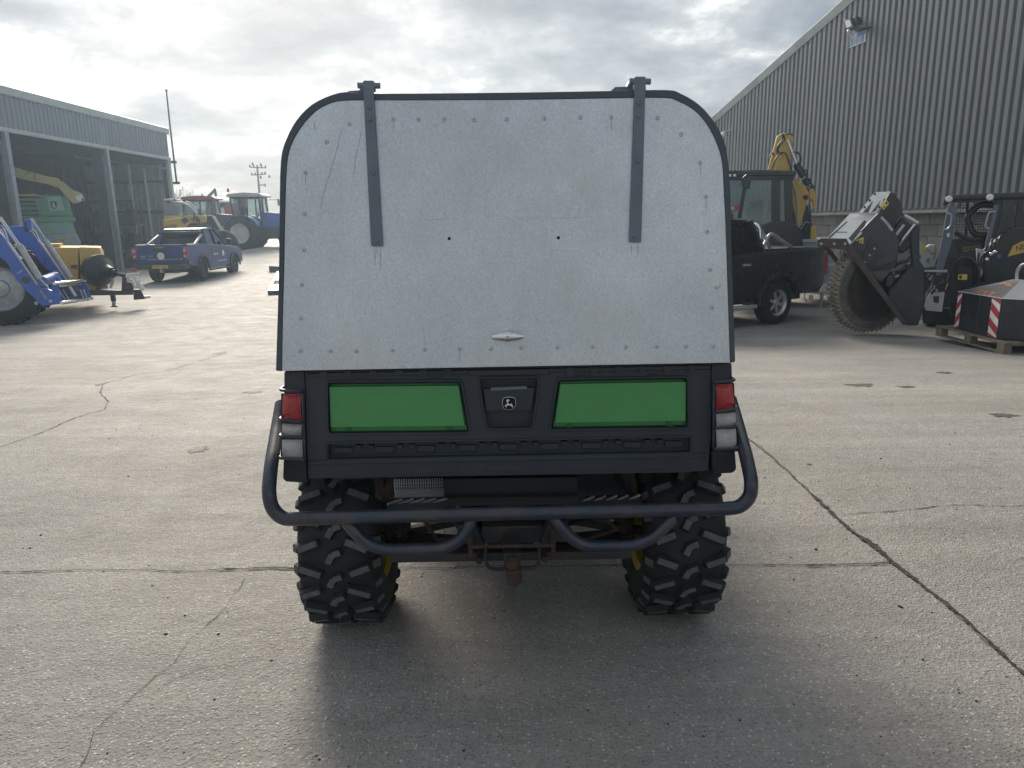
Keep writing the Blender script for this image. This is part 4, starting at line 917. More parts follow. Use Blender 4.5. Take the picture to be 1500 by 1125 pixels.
# ribbed lining of the end wall, each sheet its own piece
s = .35
while s < 11.6:
    k = 3; m = MB(); pr = []
    for i in range(k):
        a = s + i * .33; pr += [(a, 0), (a + .14, 0), (a + .18, .06), (a + .29, .06)]
    pr.append((s + .99, 0)); n = len(pr)
    m.add([(-.06 - d, a, .05) for a, d in pr] + [(-.06 - d, a, 5.0) for a, d in pr], [(i, i + 1, n + i + 1, n + i) for i in range(n - 1)]); m.build('lining_sheet', 'dgrey' if s > 3.4 else 'flash', SH, flat=True); s += 1.0  # sheets by the opening coloured paler, standing for the light on them
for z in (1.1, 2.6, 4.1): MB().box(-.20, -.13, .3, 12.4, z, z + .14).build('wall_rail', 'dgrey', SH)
MB().box(-.16, .07, -.06, .10, 0, zb_).build('corner_post', 'palef', SH, bevel=.01)
for x in (FS.v(155, 222, 0).x, FS.v(5, 215, .1).x, -17.5, -23.5):
    m = MB(); m.box(x - .10, x + .10, -.09, -.07, 0, zb_); m.box(x - .10, x + .10, .13, .15, 0, zb_); m.box(x - .012, x + .012, -.07, .13, 0, zb_); c = m.build('column', 'galv', SH)
    MB().box(x - .1, x + .45, .16, .6, 0, zb_ + .1).build('inner_column', 'dgrey', SH)
    MB().bar((x, .1, zb_ - .1), (x, DP, zb_ + .6), .2, .3).build('rafter', 'dgrey', SH)
for (a, b, c, d, u) in ((186, 240.6, 207.8, 387, -1.2), (209.8, 246.5, 224.4, 356, -.55)):
    A_, B_ = FS.u(a, b, u), FS.u(c, d, u); B_.z = .0; A_.y = B_.y = (A_.y + B_.y) / 2
    MB().cyl(B_, A_, .055, n=10).build('steel_pole', 'palef', SH)
MB().bar(FS.u(110, 230, -.8), FS.u(245, 247, -.8), .1, .12).build('roof_rail', 'flash', SH)
# racking with stored parts inside the shed
FR = Frame(FS.m @ Vector((-2.4, 1.95, 0)), FS.a)
RK = thing('storage_rack', 'dark storage rack with odd parts at the back of the open shed', 'rack', FR)
for y in (-1.3, 1.2):
    for x in (-.4, .4): MB().box(x - .04, x + .04, y - .04, y + .04, 0, 3.2).build('upright', 'dark', RK)
for z in (.9, 2.0, 3.1): MB().box(-.45, .45, -1.35, 1.25, z, z + .08).build('shelf', 'blackp', RK)
r = random.Random(9)
for z in (.0, .98, 2.08):
    y = -1.2
    while y < .9:
        w_ = r.uniform(.25, .6); h = r.uniform(.25, .75); m = MB(); m.box(-.35, .3, y, y + w_, z, z + h)
        if r.random() < .5: m.cyl((-.2, y + w_ / 2, z + h), (-.2, y + w_ / 2, z + h + .15), .08, n=8)
        m.build('stored_part', r.choice(['dgrey', 'blackp', 'steel', 'dgrey', 'brownst']), RK, bevel=.02); y += w_ + r.uniform(.05, .2)
# mast clamped to the shed corner
MS = thing('mast', 'thin pole clamped on two brackets to the shed corner', 'pole', FS)
MX = .25
tp, bt = FS.u(243.5, 131, MX), FS.u(259, 270, MX)
MB().tube([tp, FS.u(249, 184, MX), bt], [.035, .045, .05], 8).build('pole', 'dgrey', MS)
for (a, b) in ((237.5, 247), (268, 252)):
    A_, B_ = FS.u(b, a, MX), FS.u(b + 11, a, MX); MB().bar(A_, B_, .12, .12).build('bracket', 'dgrey', MS)
MB().bar(FS.u(242, 132, MX), FS.u(245.5, 133, MX), .05, .05).build('top_fitting', 'dgrey', MS)

# ------------------------------------------------------------ green forage harvester in the shed
FH = Frame((WY(65, 350, 29.0).x, 29.0, -.4), R(24))
FHV = thing('forage_harvester', 'green forage harvester with a pale yellow discharge spout parked half inside the shed', 'harvester', FH)
px_prism(FH, [(62, 286), (66, 285), (91, 286), (97, 293), (104, 317), (64, 317)], 0, .8, 'engine_hood', 'jdg', FHV, bevel=.04)
px_prism(FH, [(13, 290), (62, 290), (66, 318), (68, 320), (30, 322)], -.01, 2.5, 'side_body', 'jdg', FHV, bevel=.04)
px_prism(FH, [(69, 288), (88, 287), (95, 308), (72, 309)], -.015, .03, 'rear_panel', M('pale_green_panel', (.28, .50, .40), .35, var=.1), FHV, bevel=.01)
px_prism(FH, [(30, 318), (105, 317), (107, 325), (42, 327)], -.10, 1.0, 'rear_beam', 'jdg', FHV, bevel=.04)
px_prism(FH, [(40, 326), (101, 324), (108, 343), (50, 344)], -.05, 1.0, 'lower_hood', M('grey_green_panel', (.20, .38, .31), .4, var=.1), FHV, bevel=.04)
px_prism(FH, [(50, 343.5), (109, 342.5), (117, 358), (112, 362), (60, 362)], -.12, .8, 'counterweight', 'greyb', FHV, bevel=.04)
px_prism(FH, [(14, 285), (52, 284), (52, 287), (14, 288)], -.12, 1.6, 'yellow_strip', 'paley', FHV)
for y in (294, 300, 307, 313):
    px_prism(FH, [(20 + (y - 294) * .5, y), (52 + (y - 294) * .25, y), (53 + (y - 294) * .25, y + 3), (21 + (y - 294) * .5, y + 3)], -.04, .05, 'grille_slot', 'blackp', FHV)
px_prism(FH, [(73, 295), (83, 295), (84, 303), (80, 307), (74.5, 303)], -.03, .02, 'badge', 'dgrey', FHV)
px_prism(FH, [(77, 297), (79, 297), (79.5, 301), (82.5, 304), (77.5, 303)], -.036, .01, 'badge_figure', 'inkw', FHV)
PL = px_prism(FH, [(84.5, 349), (100.5, 348), (101.5, 354), (86, 355)], -.15, .02, 'number_plate', 'platey', FHV)
text_quad('KU66 YTS', 'inkb', PL, FH.v(86.3, 349.8, -.151), FH.v(99.6, 349, -.151), FH.v(87.3, 354, -.151), 'plate_text', .004)
px_prism(FH, [(60, 362), (112, 362), (112, 392), (60, 392)], .1, .7, 'rear_axle', 'blackp', FHV)
for x in (-.9, .9): wheel(FHV, (x, .6, .70), .70, .5, .38, -1, 'yrim', tread=0)
for x in (-1.3, ): wheel(FHV, (x, 3.2, .95), .95, .7, .5, -1, 'yrim')
SP = MB()
cs = [((-2, 237.5), (-2, 252), -.3), ((14, 242), (10, 256), -.3), ((40, 250.5), (38, 263.5), -.3), ((70, 258.5), (68, 269), -.3), ((83, 260.5), (80, 273), -.3), ((87, 264), (86, 275), -.3), ((104, 277), (98, 289), -.3), ((117, 282), (107, 298), -.3), ((122, 291), (113, 297), -.3)]
rings = []
for (a, b, v_) in cs:
    A_, B_ = FH.v(*a, v_), FH.v(*b, v_); rings.append([A_, B_, B_ + Vector((0, .45, 0)), A_ + Vector((0, .45, 0))])
for A_, B_ in zip(rings, rings[1:]): SP.loft(A_, B_, cap=True)
SPO = SP.build('discharge_spout', 'paley', FHV)
px_prism(FH, [(110, 288), (120, 284), (124.5, 294), (114.5, 295.5)], -.32, .02, 'spout_marker', 'wht', SPO)
px_prism(FH, [(120, 290), (122.5, 290), (124, 294), (119, 294)], -.33, .01, 'red_patch', 'redm', SPO)
px_tube(FH, [(88, 264), (99, 265), (108, 272), (115, 279)], -.2, .03, 'spout_ram', 'steel', SPO)
px_tube(FH, [(91, 266), (105, 278)], -.34, .02, 'spout_ram', 'zinc', SPO)
px_tube(FH, [(38, 256), (43, 251), (52, 252), (50, 263), (54, 264)], -.33, .012, 'hose', 'steel', SPO)

# ------------------------------------------------------------ yellow trailed implement with a black shaft cover
FY = Frame((WY(150, 420, 17.0).x, 17.0, -.40), R(28))
YI = thing('trailed_implement', 'yellow trailed farm implement with a black shaft cover and drawbar on a jack stand', 'implement', FY)
px_prism(FY, [(56, 362.5), (115, 362.5), (115, 420), (56, 412)], .02, 2.2, 'body', 'yellow', YI, bevel=.02)
px_prism(FY, [(115.5, 362), (145.5, 362.5), (150, 372), (152, 424), (120, 425)], -.02, 1.8, 'gearbox_cover', 'yellow', YI, bevel=.02)
px_prism(FY, [(20, 358), (88, 357), (88, 361), (22, 362)], .2, .9, 'top_rail', 'yellow', YI)
px_prism(FY, [(104, 388), (113, 388), (113, 393), (104, 393)], -.005, .03, 'vent', 'dgrey', YI)
px_prism(FY, [(118, 420), (158, 418), (158, 423), (118, 426)], -.05, .6, 'lower_deck', 'yellow', YI)
c = FY.v(146, 397, -.45); m = MB()
m.lathe([(.30, .22), (.355, .15), (.36, .02), (.372, .015), (.372, -.02), (.34, -.04), (.28, -.10), (.20, -.19), (.185, -.20), (.14, -.30), (.12, -.42), (.085, -.43), (.08, -.5)], c + Vector((0, .1, 0)), Vector((.75, -1.0, -.12)) * -1, 26); m.build('shaft_cover', 'plastic2', YI)
px_tube(FY, [(158, 394, -.6), (172, 401, -.75), (182, 404, -.9)], -.6, .045, 'drive_shaft', 'blackp', YI)
for x, y in ((141, 376), (122, 390), (144, 424)): MB().ball(FY.v(x, y, -.2), .06, 10).build('rubber_boss', 'blackp', YI)
px_tube(FY, [(148, 378), (148, 374), (150, 372)], -.1, .04, 'filler_cap', 'wht', YI)
px_prism(FY, [(128, 425), (195, 425.5), (195, 432), (128, 433)], -.55, .14, 'drawbar', 'blackp', YI, bevel=.01)
px_prism(FY, [(195, 424), (206, 424), (213, 438), (196, 439.5)], -.57, .18, 'hitch_block', 'blackp', YI, bevel=.01)
px_prism(FY, [(207, 434), (220, 433.5), (221, 436), (210, 438)], -.55, .12, 'hitch_eye', 'zinc', YI)
JS = px_tube(FY, [(165, 432), (166.5, 441)], -.65, .055, 'jack_stand', 'blackp', YI)
px_tube(FY, [(166.5, 441), (167, 449)], -.65, .04, 'jack_leg', 'zinc', JS); px_prism(FY, [(161, 448.3), (173, 448), (172, 450), (162, 450)], -.72, .15, 'jack_foot', 'steel', JS)
px_tube(FY, [(163, 404), (165, 412), (162, 422)], -.6, .03, 'jack_handle', 'zinc', JS); px_prism(FY, [(161, 414), (165.5, 414), (165, 421), (161, 421)], -.62, .06, 'jack_head', 'wht', JS)
px_prism(FY, [(179, 403), (194, 410), (196, 425), (178, 425)], -.50, .2, 'pump_block', 'blackp', YI, bevel=.02)
m = MB()
for pts in ([(186, 402), (203, 400.5), (206.5, 410), (197, 413), (187, 413), (186, 402)], [(188, 402), (190, 412)], [(196, 401), (199, 412)], [(187, 407), (205, 406)], [(190, 412), (196, 416), (198, 423)]):
    m.tube([FY.v(a, b, -.62) for a, b in pts], .022, 6)
m.build('white_guard', 'wht', YI)
px_tube(FY, [(201, 413), (210, 425.5)], -.64, .055, 'white_cylinder', 'wht', YI, 12)
px_tube(FY, [(193, 397.5), (196, 394), (199, 393.5), (198, 398)], -.55, .03, 'red_handle', 'redm', YI)
wheel(YI, (-1.6, 1.1, .45), .45, .35, .22, -1, 'dgrey')

# ------------------------------------------------------------ generic tractor
def tractor(name, label, fr, col, roof, rimc, Rr=.88, rr=.54, Rf=.64, beacon=True, nose=3.5):
    nk = nose - 3.5
    T = thing(name, label, 'tractor', fr)
    for y in (-.88, .88): wheel(T, (0, y, Rr), Rr, .52, rr, 1 if y > 0 else -1, rimc, tread=20, dish=.55)
    for y in (-.82, .82): wheel(T, (2.55, y, Rf), Rf, .42, Rf * .58, 1 if y > 0 else -1, rimc, tread=18, dish=.55)
    m = MB(); m.box(-.3, 2.9, -.28, .28, .55, 1.15); m.cyl((0, -.8, Rr), (0, .8, Rr), .16, n=12); m.cyl((2.55, -.7, Rf), (2.55, .7, Rf), .10, n=10); m.box(2.0, 3.5 + nk, -.22, .22, .6, 1.0); m.build('chassis', 'blackp', T, bevel=.03)
    m = MB(); m.prism([(.95, -.40, 1.15), (3.35 + nk, -.40, 1.05), (3.5 + nk, -.40, 1.3), (3.35 + nk, -.40, 1.62), (2.2 + nk * .5, -.40, 1.85), (.95, -.40, 1.98)], (0, .80, 0)); m.build('bonnet', col, T, bevel=.06)
    for y in (-.62, .62):
        pr = []; arc = [(math.cos(t), math.sin(t)) for t in [R(a) for a in range(22, 172, 12)]]
        m = MB(); o_ = [(c_ * (Rr + .14), y - .30, Rr + s_ * (Rr + .10)) for c_, s_ in arc]; i_ = [(c_ * (Rr + .08), y - .30, Rr + s_ * (Rr + .05)) for c_, s_ in arc][::-1]
        m.prism(o_ + i_, (0, .60, 0)); m.build('fender', col, T)
    m = MB(); m.box(-.25, 1.0, -.55, .55, .95, 1.35); m.build('cab_floor', 'blackp', T, bevel=.03)
    m = MB()
    for y in (-.72, .72):
        m.tube([(-.42, y * .85, 1.75), (-.50, y * .9, 2.72)], .045, 6); m.tube([(.35, y, 1.2), (.38, y * .95, 2.72)], .04, 6); m.tube([(1.05, y * .8, 1.3), (.98, y * .85, 2.72)], .05, 6); m.tube([(-.42, y * .85, 1.75), (.35, y, 1.25), (1.05, y * .8, 1.3)], .04, 6)
    m.tube([(-.5, -.62, 2.7), (1.0, -.62, 2.7), (1.0, .62, 2.7), (-.5, .62, 2.7)], .05, 6, closed=True); m.build('cab_frame', 'blackp', T)
    m = MB()
    for y in (-.70, .70): m.add([(-.43, y * .86, 1.75), (.35, y, 1.25), (1.05, y * .82, 1.3), (.98, y * .87, 2.7), (.38, y * .96, 2.7), (-.5, y * .9, 2.7)], [(0, 1, 2, 3, 4, 5)])
    m.add([(-.44, -.6, 1.75), (-.44, .6, 1.75), (-.5, .62, 2.7), (-.5, -.62, 2.7)], [(0, 1, 2, 3)]); m.add([(1.05, -.58, 1.4), (1.05, .58, 1.4), (.98, .6, 2.7), (.98, -.6, 2.7)], [(0, 1, 2, 3)]); m.build('cab_glass', 'gl', T, flat=True)
    m = MB(); m.prism(rpoly([(-.68, -.72, 2.74), (-.60, -.72, 2.88), (.2, -.72, 2.95), (1.05, -.72, 2.90), (1.25, -.72, 2.78), (1.2, -.72, 2.72)], .05), (0, 1.44, 0)); m.build('cab_roof', roof, T, bevel=.04)
    m = MB(); m.box(.0, .45, -.25, .25, 1.4, 1.65); m.box(-.1, .05, -.25, .25, 1.5, 2.25); m.tube([(.55, 0, 1.5), (.75, 0, 1.95)], .03, 6); m.tube([(.74 + math.cos(t) * .02, math.sin(t) * .19, 1.95 + math.cos(t) * .19) for t in [k * .63 for k in range(10)]], .015, 6, closed=True); m.build('driver_seat', 'seatm', T, bevel=.04)
    MB().tube([(1.15, -.62, 1.6), (1.15, -.62, 2.6)], .05, 8).build('exhaust', 'steel', T)
    for y in (-.8, .8): m = MB(); m.tube([(1.1, y * .9, 2.6), (1.5, y * 1.35, 2.62)], .015, 6); m.box(1.48, 1.53, y * 1.35 - .12, y * 1.35 + .12, 2.3, 2.65); m.build('mirror', 'blackp', T)
    if beacon: MB().lathe([(.06, 0), (.06, .14), (.03, .19)], (-.55, -.66, 2.98), (0, 0, 1), 12).build('beacon', 'amber', T)
    return T
p = WY(352.7, 338, 38.5); tractor('tractor', 'blue tractor with white wheel centres crossing the far end of the yard', Frame((p.x, 38.5 + .88, zg(p.x, 38.5)), R(1)), 'blue', 'lgrey', 'wht', Rr=.86, rr=.50)
p = WY(283, 340, 41.5); tractor('tractor', 'dark tractor with a dull red cab roof behind the yellow loader', Frame((p.x + .2, 42, zg(-12, 42) - .15), R(4)), 'blackp', 'redp', 'dgrey', beacon=False)
# blue tractor with front loader at the picture's edge
pc = WY(1, 420, 14.3)
LA = R(24); off = Matrix.Rotation(LA, 3, 'Z') @ Vector((2.55, -.82, 0)); FT = Frame((pc.x - off.x, 14.3 - off.y, -.40), LA)
TL = tractor('loader_tractor', 'blue tractor with a front loader and a quick-hitch frame beside the shed opening', FT, 'blue', 'lgrey', 'zinc', Rf=.73, nose=2.6)
a = .18; NV, FV = -1.10, .42
px_prism(FT, [(-60, 300), (-20, 316), (0, 341), (12, 355), (56, 417), (62, 421), (88, 431), (88, 445), (62, 449), (38, 426), (16, 398), (12, 388), (8, 383), (-10, 372), (-60, 330)], NV, a, 'loader_arm', 'blue', TL, bevel=.012)
px_prism(FT, [(-8, 329), (9.3, 330.7), (33, 332), (35, 323), (38.7, 321.3), (45.3, 321.3), (46.7, 335), (58.7, 354), (97, 410.7), (91, 412), (80, 402), (62, 389), (53, 376), (44, 366), (33, 359), (25, 354), (13, 354), (-8, 345)], FV, a, 'loader_arm', 'blue', TL, bevel=.012)
px_tube(FT, [(36, 325), (40, 340)], FV - .02, .02, 'pin', 'steel', TL)
c = FT.v(38, 410.5, NV - .004); MB().cyl(c, c + Vector((0, .01, 0)), .07, n=18).build('arm_port', 'dgrey', TL)
c = FT.v(39, 337, FV - .004); MB().cyl(c, c + Vector((0, .01, 0)), .045, n=14).build('pivot_boss', 'blued', TL)
text_quad('740TL', 'inkw', TL, FT.v(24.5, 400.5, NV), FT.v(32.5, 394, NV), FT.v(26, 402.5, NV), 'arm_text', .004)
for pts, v_ in (([(0, 318), (28, 359)], NV + .05), ([(45.5, 320), (70, 358)], FV + .05)): px_tube(FT, pts, v_ - .1, .028, 'ram_rod', 'chrome', TL)
for pts, v_ in (([(28, 359), (58, 408)], NV + .05), ([(66, 352), (103, 407)], FV + .05)): px_tube(FT, pts, v_ - .1, .06, 'loader_ram', 'zinc', TL, 12)
for pts, v_ in (([(12, 356), (55, 417)], NV + .01), ([(46, 337), (97, 410)], FV + .01)): px_tube(FT, pts, v_, .02, 'arm_edge', 'lgrey', TL)
for k in range(3):
    px_tube(FT, [(-1 + k * 2, 336 - k * 1.5), (3 + k * 2, 337), (9 + k, 349), (13, 358)], NV - .03, .014, 'hydraulic_hose', 'wht' if k != 1 else 'blackp', TL, rad=.05)
    px_tube(FT, [(44 + k * 2, 338 - k), (48 + k * 2, 339), (54 + k, 348), (57, 355)], FV - .03, .014, 'hydraulic_hose', 'wht' if k != 1 else 'blackp', TL, rad=.05)
px_tube(FT, [(68, 378), (64, 390), (70, 400), (84, 404)], FV - .1, .012, 'hydraulic_hose', 'blackp', TL, rad=.1)
a_, b_ = FT.v(62, 412, NV), FT.v(82, 404, FV); MB().cyl(a_, b_, .10, n=14).build('torque_tube', 'blue', TL)
px_prism(FT, [(57, 404), (80, 401.5), (90, 411), (84, 420), (60, 414)], -.1, .3, 'cross_member', 'blue', TL, bevel=.02)
Q = px_prism(FT, [(74, 415), (82, 414), (92, 442), (86, 446), (80, 440)], NV + .05, .06, 'hitch_frame', 'blue', TL)
px_prism(FT, [(117, 413), (125, 411), (134, 437), (127, 438)], FV - .1, .06, 'hitch_plate', 'blue', Q)
for (x0, x1) in ((88, 97), (94, 102), (119, 124), (124, 129)): px_tube(FT, [(x0 - 2, 424, -.3), (x1, 441, -.3)], -.3, .014, 'hook_bar', 'zinc', Q)
px_prism(FT, [(84, 421), (120, 417), (128, 436), (92, 440)], .05, .03, 'hitch_back_plate', 'blued', Q)
MB().cyl(FT.v(80, 415, NV), FT.v(124, 411, FV - .05), .035, n=10).build('top_bar', 'chrome', Q)
MB().cyl(FT.v(90, 443.5, NV), FT.v(134.5, 437, FV - .05), .038, n=10).build('bottom_bar', 'chrome', Q)
px_tube(FT, [(102, 420), (107, 428), (111, 434)], -.1, .03, 'latch_ram', 'wht', Q)
px_tube(FT, [(58.5, 408), (72, 423)], NV, .03, 'tilt_link', 'chrome', TL); px_tube(FT, [(59, 425), (68, 438)], NV - .02, .025, 'tilt_link', 'chrome', TL)
for (x, y) in ((74, 441), (53, 444)): c = FT.v(x, y, NV - .01); MB().cyl(c, c + Vector((0, .02, 0)), .035, n=12).build('pivot_pin', 'zinc', TL)
# ------------------------------------------------------------ pickups
def pickup(name, label, fr, col, rims, sport, big=1.0):
    P = thing(name, label, 'pickup truck', fr); W2 = .90; RW = .385
    def side(y0, th, nm):
        arc = lambda cx, r: [(cx + r * math.cos(R(a)), .40 + r * math.sin(R(a)) * 1.0) for a in range(172, 0, -14)]
        lo = [(-1.22, .62)] + [(-.50, .50)] + arc(0, .47)[1:-1] + [(.52, .42), (2.58, .42)] + arc(3.08, .47)[1:-1] + [(3.58, .46), (3.98, .50)]
        hi = [(4.02, .80), (3.92, .98), (3.55, 1.08), (2.45, 1.17), (.42, 1.28), (-1.20, 1.31), (-1.26, .95)]
        return MB().prism([(x, y0, z) for x, z in lo + hi], (0, th, 0)).build(nm, col, P, bevel=.022)
    side(-W2, .09, 'body_side'); side(W2 - .09, .09, 'body_side')
    m = MB(); m.box(-1.2, 4.0 - .05, -W2 + .09, W2 - .09, .50, .62); m.box(.44, 2.4, -W2 + .09, W2 - .09, .62, 1.2); m.build('floor', 'blackp', P)
    MB().box(-1.18, .42, -W2 + .09, W2 - .09, .62, .74).build('bed_floor', 'dgrey', P)
    MB().prism([(2.45, -W2 + .09, 1.18), (3.55, -W2 + .09, 1.10), (3.90, -W2 + .09, .99), (4.0, -W2 + .09, .8), (3.98, -W2 + .09, .50), (2.45, -W2 + .09, .62)], (0, 2 * W2 - .18, 0)).build('bonnet', col, P, bevel=.04)
    TG_ = MB().prism([(-1.27, -W2 + .12, .68), (-1.30, -W2 + .12, .95), (-1.235, -W2 + .12, 1.30), (-1.19, -W2 + .12, 1.30), (-1.2, -W2 + .12, .68)], (0, 2 * W2 - .24, 0)).build('tailgate', col, P, bevel=.012)
    MB().box(-1.305, -1.28, -.22, .22, 1.05, 1.24).build('tailgate_handle', 'blackp', TG_, bevel=.01)
    MB().prism([(-1.38, -W2 + .02, .48), (-1.40, -W2 + .02, .64), (-1.25, -W2 + .02, .67), (-1.15, -W2 + .02, .48)], (0, 2 * W2 - .04, 0)).build('rear_bumper', 'dgrey' if sport == 'bar' else 'alu', P, bevel=.02)
    for y in (-1, 1):
        y0 = W2 - .12 if y > 0 else -W2 - .004
        L_ = MB().prism([(-1.31, y0, .82), (-1.30, y0, 1.22), (-1.18, y0, 1.22), (-1.22, y0, .95), (-1.22, y0, .82)], (0, .124, 0)).build('tail_light', 'redm', P, bevel=.008)
        MB().box(-1.318, -1.308, y0 + .03, y0 + .12, 1.06, 1.15).build('reverse_lens', 'clear', L_); MB().box(-1.318, -1.308, y0 + .03, y0 + .12, .88, .95).build('reverse_lens', 'clear', L_)
    # cab: frame, panes, roof
    zr, zs = 1.80, 1.20; wl, wt = W2 - .06, W2 - .20
    RF = MB().prism([(.62, -wt, zr - .03), (.72, -wt, zr + .02), (1.2, -wt, zr + .045), (1.62, -wt, zr), (1.66, -wt, zr - .03)], (0, 2 * wt, 0)).build('cab_roof', col, P, bevel=.03)
    for y in (-1, 1):
        MB().bar((.44, y * wl, zs + .06), (.66, y * wt, zr), .06, .16, up=(0, y, 0)).build('cab_pillar', col, P); MB().bar((1.42, y * wl, zs), (1.40, y * wt, zr), .05, .10, up=(0, y, 0)).build('cab_pillar', col, P); MB().bar((2.50, y * wl, zs - .03), (1.66, y * wt, zr), .06, .07, up=(0, y, 0)).build('cab_pillar', col, P)
    G_ = MB()
    for y in (-1, 1):
        G_.add([(.50, y * wl * .995, zs + .02), (2.42, y * wl * .995, zs + .0), (1.62, y * wt * .995, zr - .02), (.68, y * wt * .995, zr - .02)], [(0, 1, 2, 3)])
    G_.add([(.47, -wl, zs + .08), (.47, wl, zs + .08), (.67, wt, zr - .02), (.67, -wt, zr - .02)], [(0, 1, 2, 3)]); G_.add([(2.48, -wl, zs), (2.48, wl, zs), (1.65, wt, zr - .02), (1.65, -wt, zr - .02)], [(0, 1, 2, 3)])
    G_.build('windows', 'gld', P, flat=True)
    m = MB(); m.box(.46, .60, -wl, wl, 1.16, 1.24)
    for y in (-.4, .4): m.box(1.2, 1.7, y - .25, y + .25, .8, 1.05); m.box(1.15, 1.28, y - .24, y + .24, 1.0, 1.52); m.box(1.16, 1.26, y - .12, y + .12, 1.54, 1.7)
    m.box(.66, .75, -.68, .68, .9, 1.70); m.box(2.1, 2.4, -.7, .7, 1.0, 1.22); m.build('seats_and_screen', 'seatm', P, bevel=.03)  # tall rear back added as a dark screen to darken the rear window
    for y in (-1, 1):
        for cx in (0, 3.08):
            o_ = [(cx + .53 * math.cos(R(a)), y * (W2 + .001), .40 + .53 * math.sin(R(a))) for a in range(-4, 186, 10)]; i_ = [(cx + .455 * math.cos(R(a)), y * (W2 + .001), .40 + .455 * math.sin(R(a))) for a in range(-4, 186, 10)][::-1]
            MB().prism(o_ + i_, (0, y * .045, 0)).build('arch_trim', 'blackp' if sport == 'bar' else col, P, bevel=.008)
            wheel(P, (cx, y * (W2 - .12), RW), RW, .26, .225, y, rims, spokes=6)
            MB().box(cx - .45, cx + .45, y * (W2 - .5) - .02, y * (W2 - .5) + .02, .4, 1.0).build('wheel_well', 'blackp', P)
        for x in (.78, 1.75): MB().bar((x, y * (W2 + .012), 1.08), (x + .18, y * (W2 + .012), 1.08), .03, .03).build('door_handle', 'alu' if sport != 'bar' else 'blued', P)
        for x in (.50, 1.46, 2.42): MB().box(x - .004, x + .004, min(y * W2, y * (W2 + .002)), max(y * W2, y * (W2 + .002)), .48, 1.17).build('door_gap', 'hole', P)
        m = MB(); m.box(2.25, 2.36, min(y * (W2 + .02), y * (W2 + .22)), max(y * (W2 + .02), y * (W2 + .22)), 1.22, 1.42); m.build('door_mirror', 'blackp', P, bevel=.03)
        MB().tube([(.55, y * (W2 - .02), .36), (2.5, y * (W2 - .02), .36)], .04, 8).build('side_step', 'blackp' if sport == 'bar' else 'alu', P)
        m = MB(); m.box(3.8, 3.95, min(y * .6, y * .88), max(y * .6, y * .88), .85, .98); m.build('headlamp', 'lampg', P, bevel=.02)
    m = MB(); m.box(-1.1, 3.6, -.45, .45, .35, .52); m.cyl((0, -.8, .38), (0, .8, .38), .07, n=10); m.build('chassis', 'blackp', P)
    m = MB(); m.box(-1.36, -1.2, -.05, .05, .38, .47); m.ball((-1.40, 0, .50), .03, 10); m.build('tow_bar', 'zinc', P)
    return P
# blue pickup: rear-right wheel foot at (297, 411)
fo = G(297, 411); fo2 = Frame((0, 0, 0), R(91)); off = fo2.m.to_3x3() @ Vector((0, -.80, 0))
FP = Frame((fo.x - off.x, fo.y - off.y, fo.z), R(91))
BPK = pickup('pickup', 'blue double-cab pickup with white lettering on its tailgate parked before the open shed', FP, 'blued', 'dgrey', 'bar')
for y in (-1, 1): MB().prism([(.38, y * .72, 1.62), (.50, y * .72, 1.62), (-.25, y * .78, 1.31), (-.42, y * .78, 1.31)], (0, y * .06, 0)).build('sports_bar', 'lgrey', BPK)
MB().box(.36, .52, -.74, .74, 1.62, 1.72).build('sports_bar', 'blackp', BPK, bevel=.02)
X = -1.305
NP_ = MB().box(-1.415, -1.40, -.26, .26, .52, .63).build('number_plate', 'platey', BPK)
def tq(s, parent, y0, y1, z0, z1, x=X, mat='inkw'):
    text_quad(s, mat, parent, (x, y0, z1), (x, y1, z1), (x, y0, z0), 'lettering', -.004 if False else .004)
tq('CV71 LKL', NP_, .23, -.23, .535, .615, -1.415, 'inkb')
c = MB(); c.lathe([(.12, 0), (.12, -.006), (1e-4, -.006)], (-1.300, -.02, .93), (1, 0, 0), 22); o = c.build('round_badge', 'inkw', BPK); 
tq('HJR', o, .05, -.09, .91, .95, -1.308, 'signb')
tq('TOYOTA', BPK, .16, -.16, 1.19, 1.23, -1.312)
tq('hjrfarmsupplies.co.uk', BPK, .42, -.58, .795, .845, -1.294); tq('HAND', BPK, .66, .48, .91, .95); tq('CASE', BPK, .40, .24, .91, .95); tq('sales', BPK, .66, .48, .85, .885, -1.300); tq('4x4', BPK, -.62, -.74, .80, .84, -1.294)
for i, x in enumerate((1.02, 1.28, 1.56)): MB().box(x, x + .12, -.912, -.904, .86, .93).build('door_decal', 'inkw' if i < 2 else 'redm', BPK)
MB().cyl((1.92, -.904, .90), (1.92, -.912, .90), .11, n=18).build('round_badge', 'inkw', BPK)
MB().box(1.3, 2.2, -.910, -.904, .62, .645).build('door_decal', 'inkw', BPK)
# black pickup on the right: rear-left wheel foot near (1133, 475)
PHI = R(31); fo = G(1131, 474.5); fa = PHI + math.pi; ft = Frame((0, 0, 0), fa); off = ft.m.to_3x3() @ Vector((0, .80, 0))
FK = Frame((fo.x - off.x, fo.y - off.y, fo.z), fa)
KP = pickup('pickup', 'black pickup with silver alloy wheels and chrome bed bars beside the canopy', FK, 'navy', 'alu', 'chrome')
for y in (-.70, .70):
    MB().tube(spath([(.28, y, 1.30), (.34, y, 1.62), (.50, y, 1.78), (.9, y, 1.78)] if False else [(.05, y, 1.30), (.30, y * .97, 1.66), (.45, y * .9, 1.72)], .10), .035, 10).build('bed_bar', 'chrome', KP)
MB().tube(spath([(.36, -.74, 1.30), (.36, -.70, 1.74), (.36, .70, 1.74), (.36, .74, 1.30)], .14), .038, 10).build('bed_bar', 'chrome', KP)
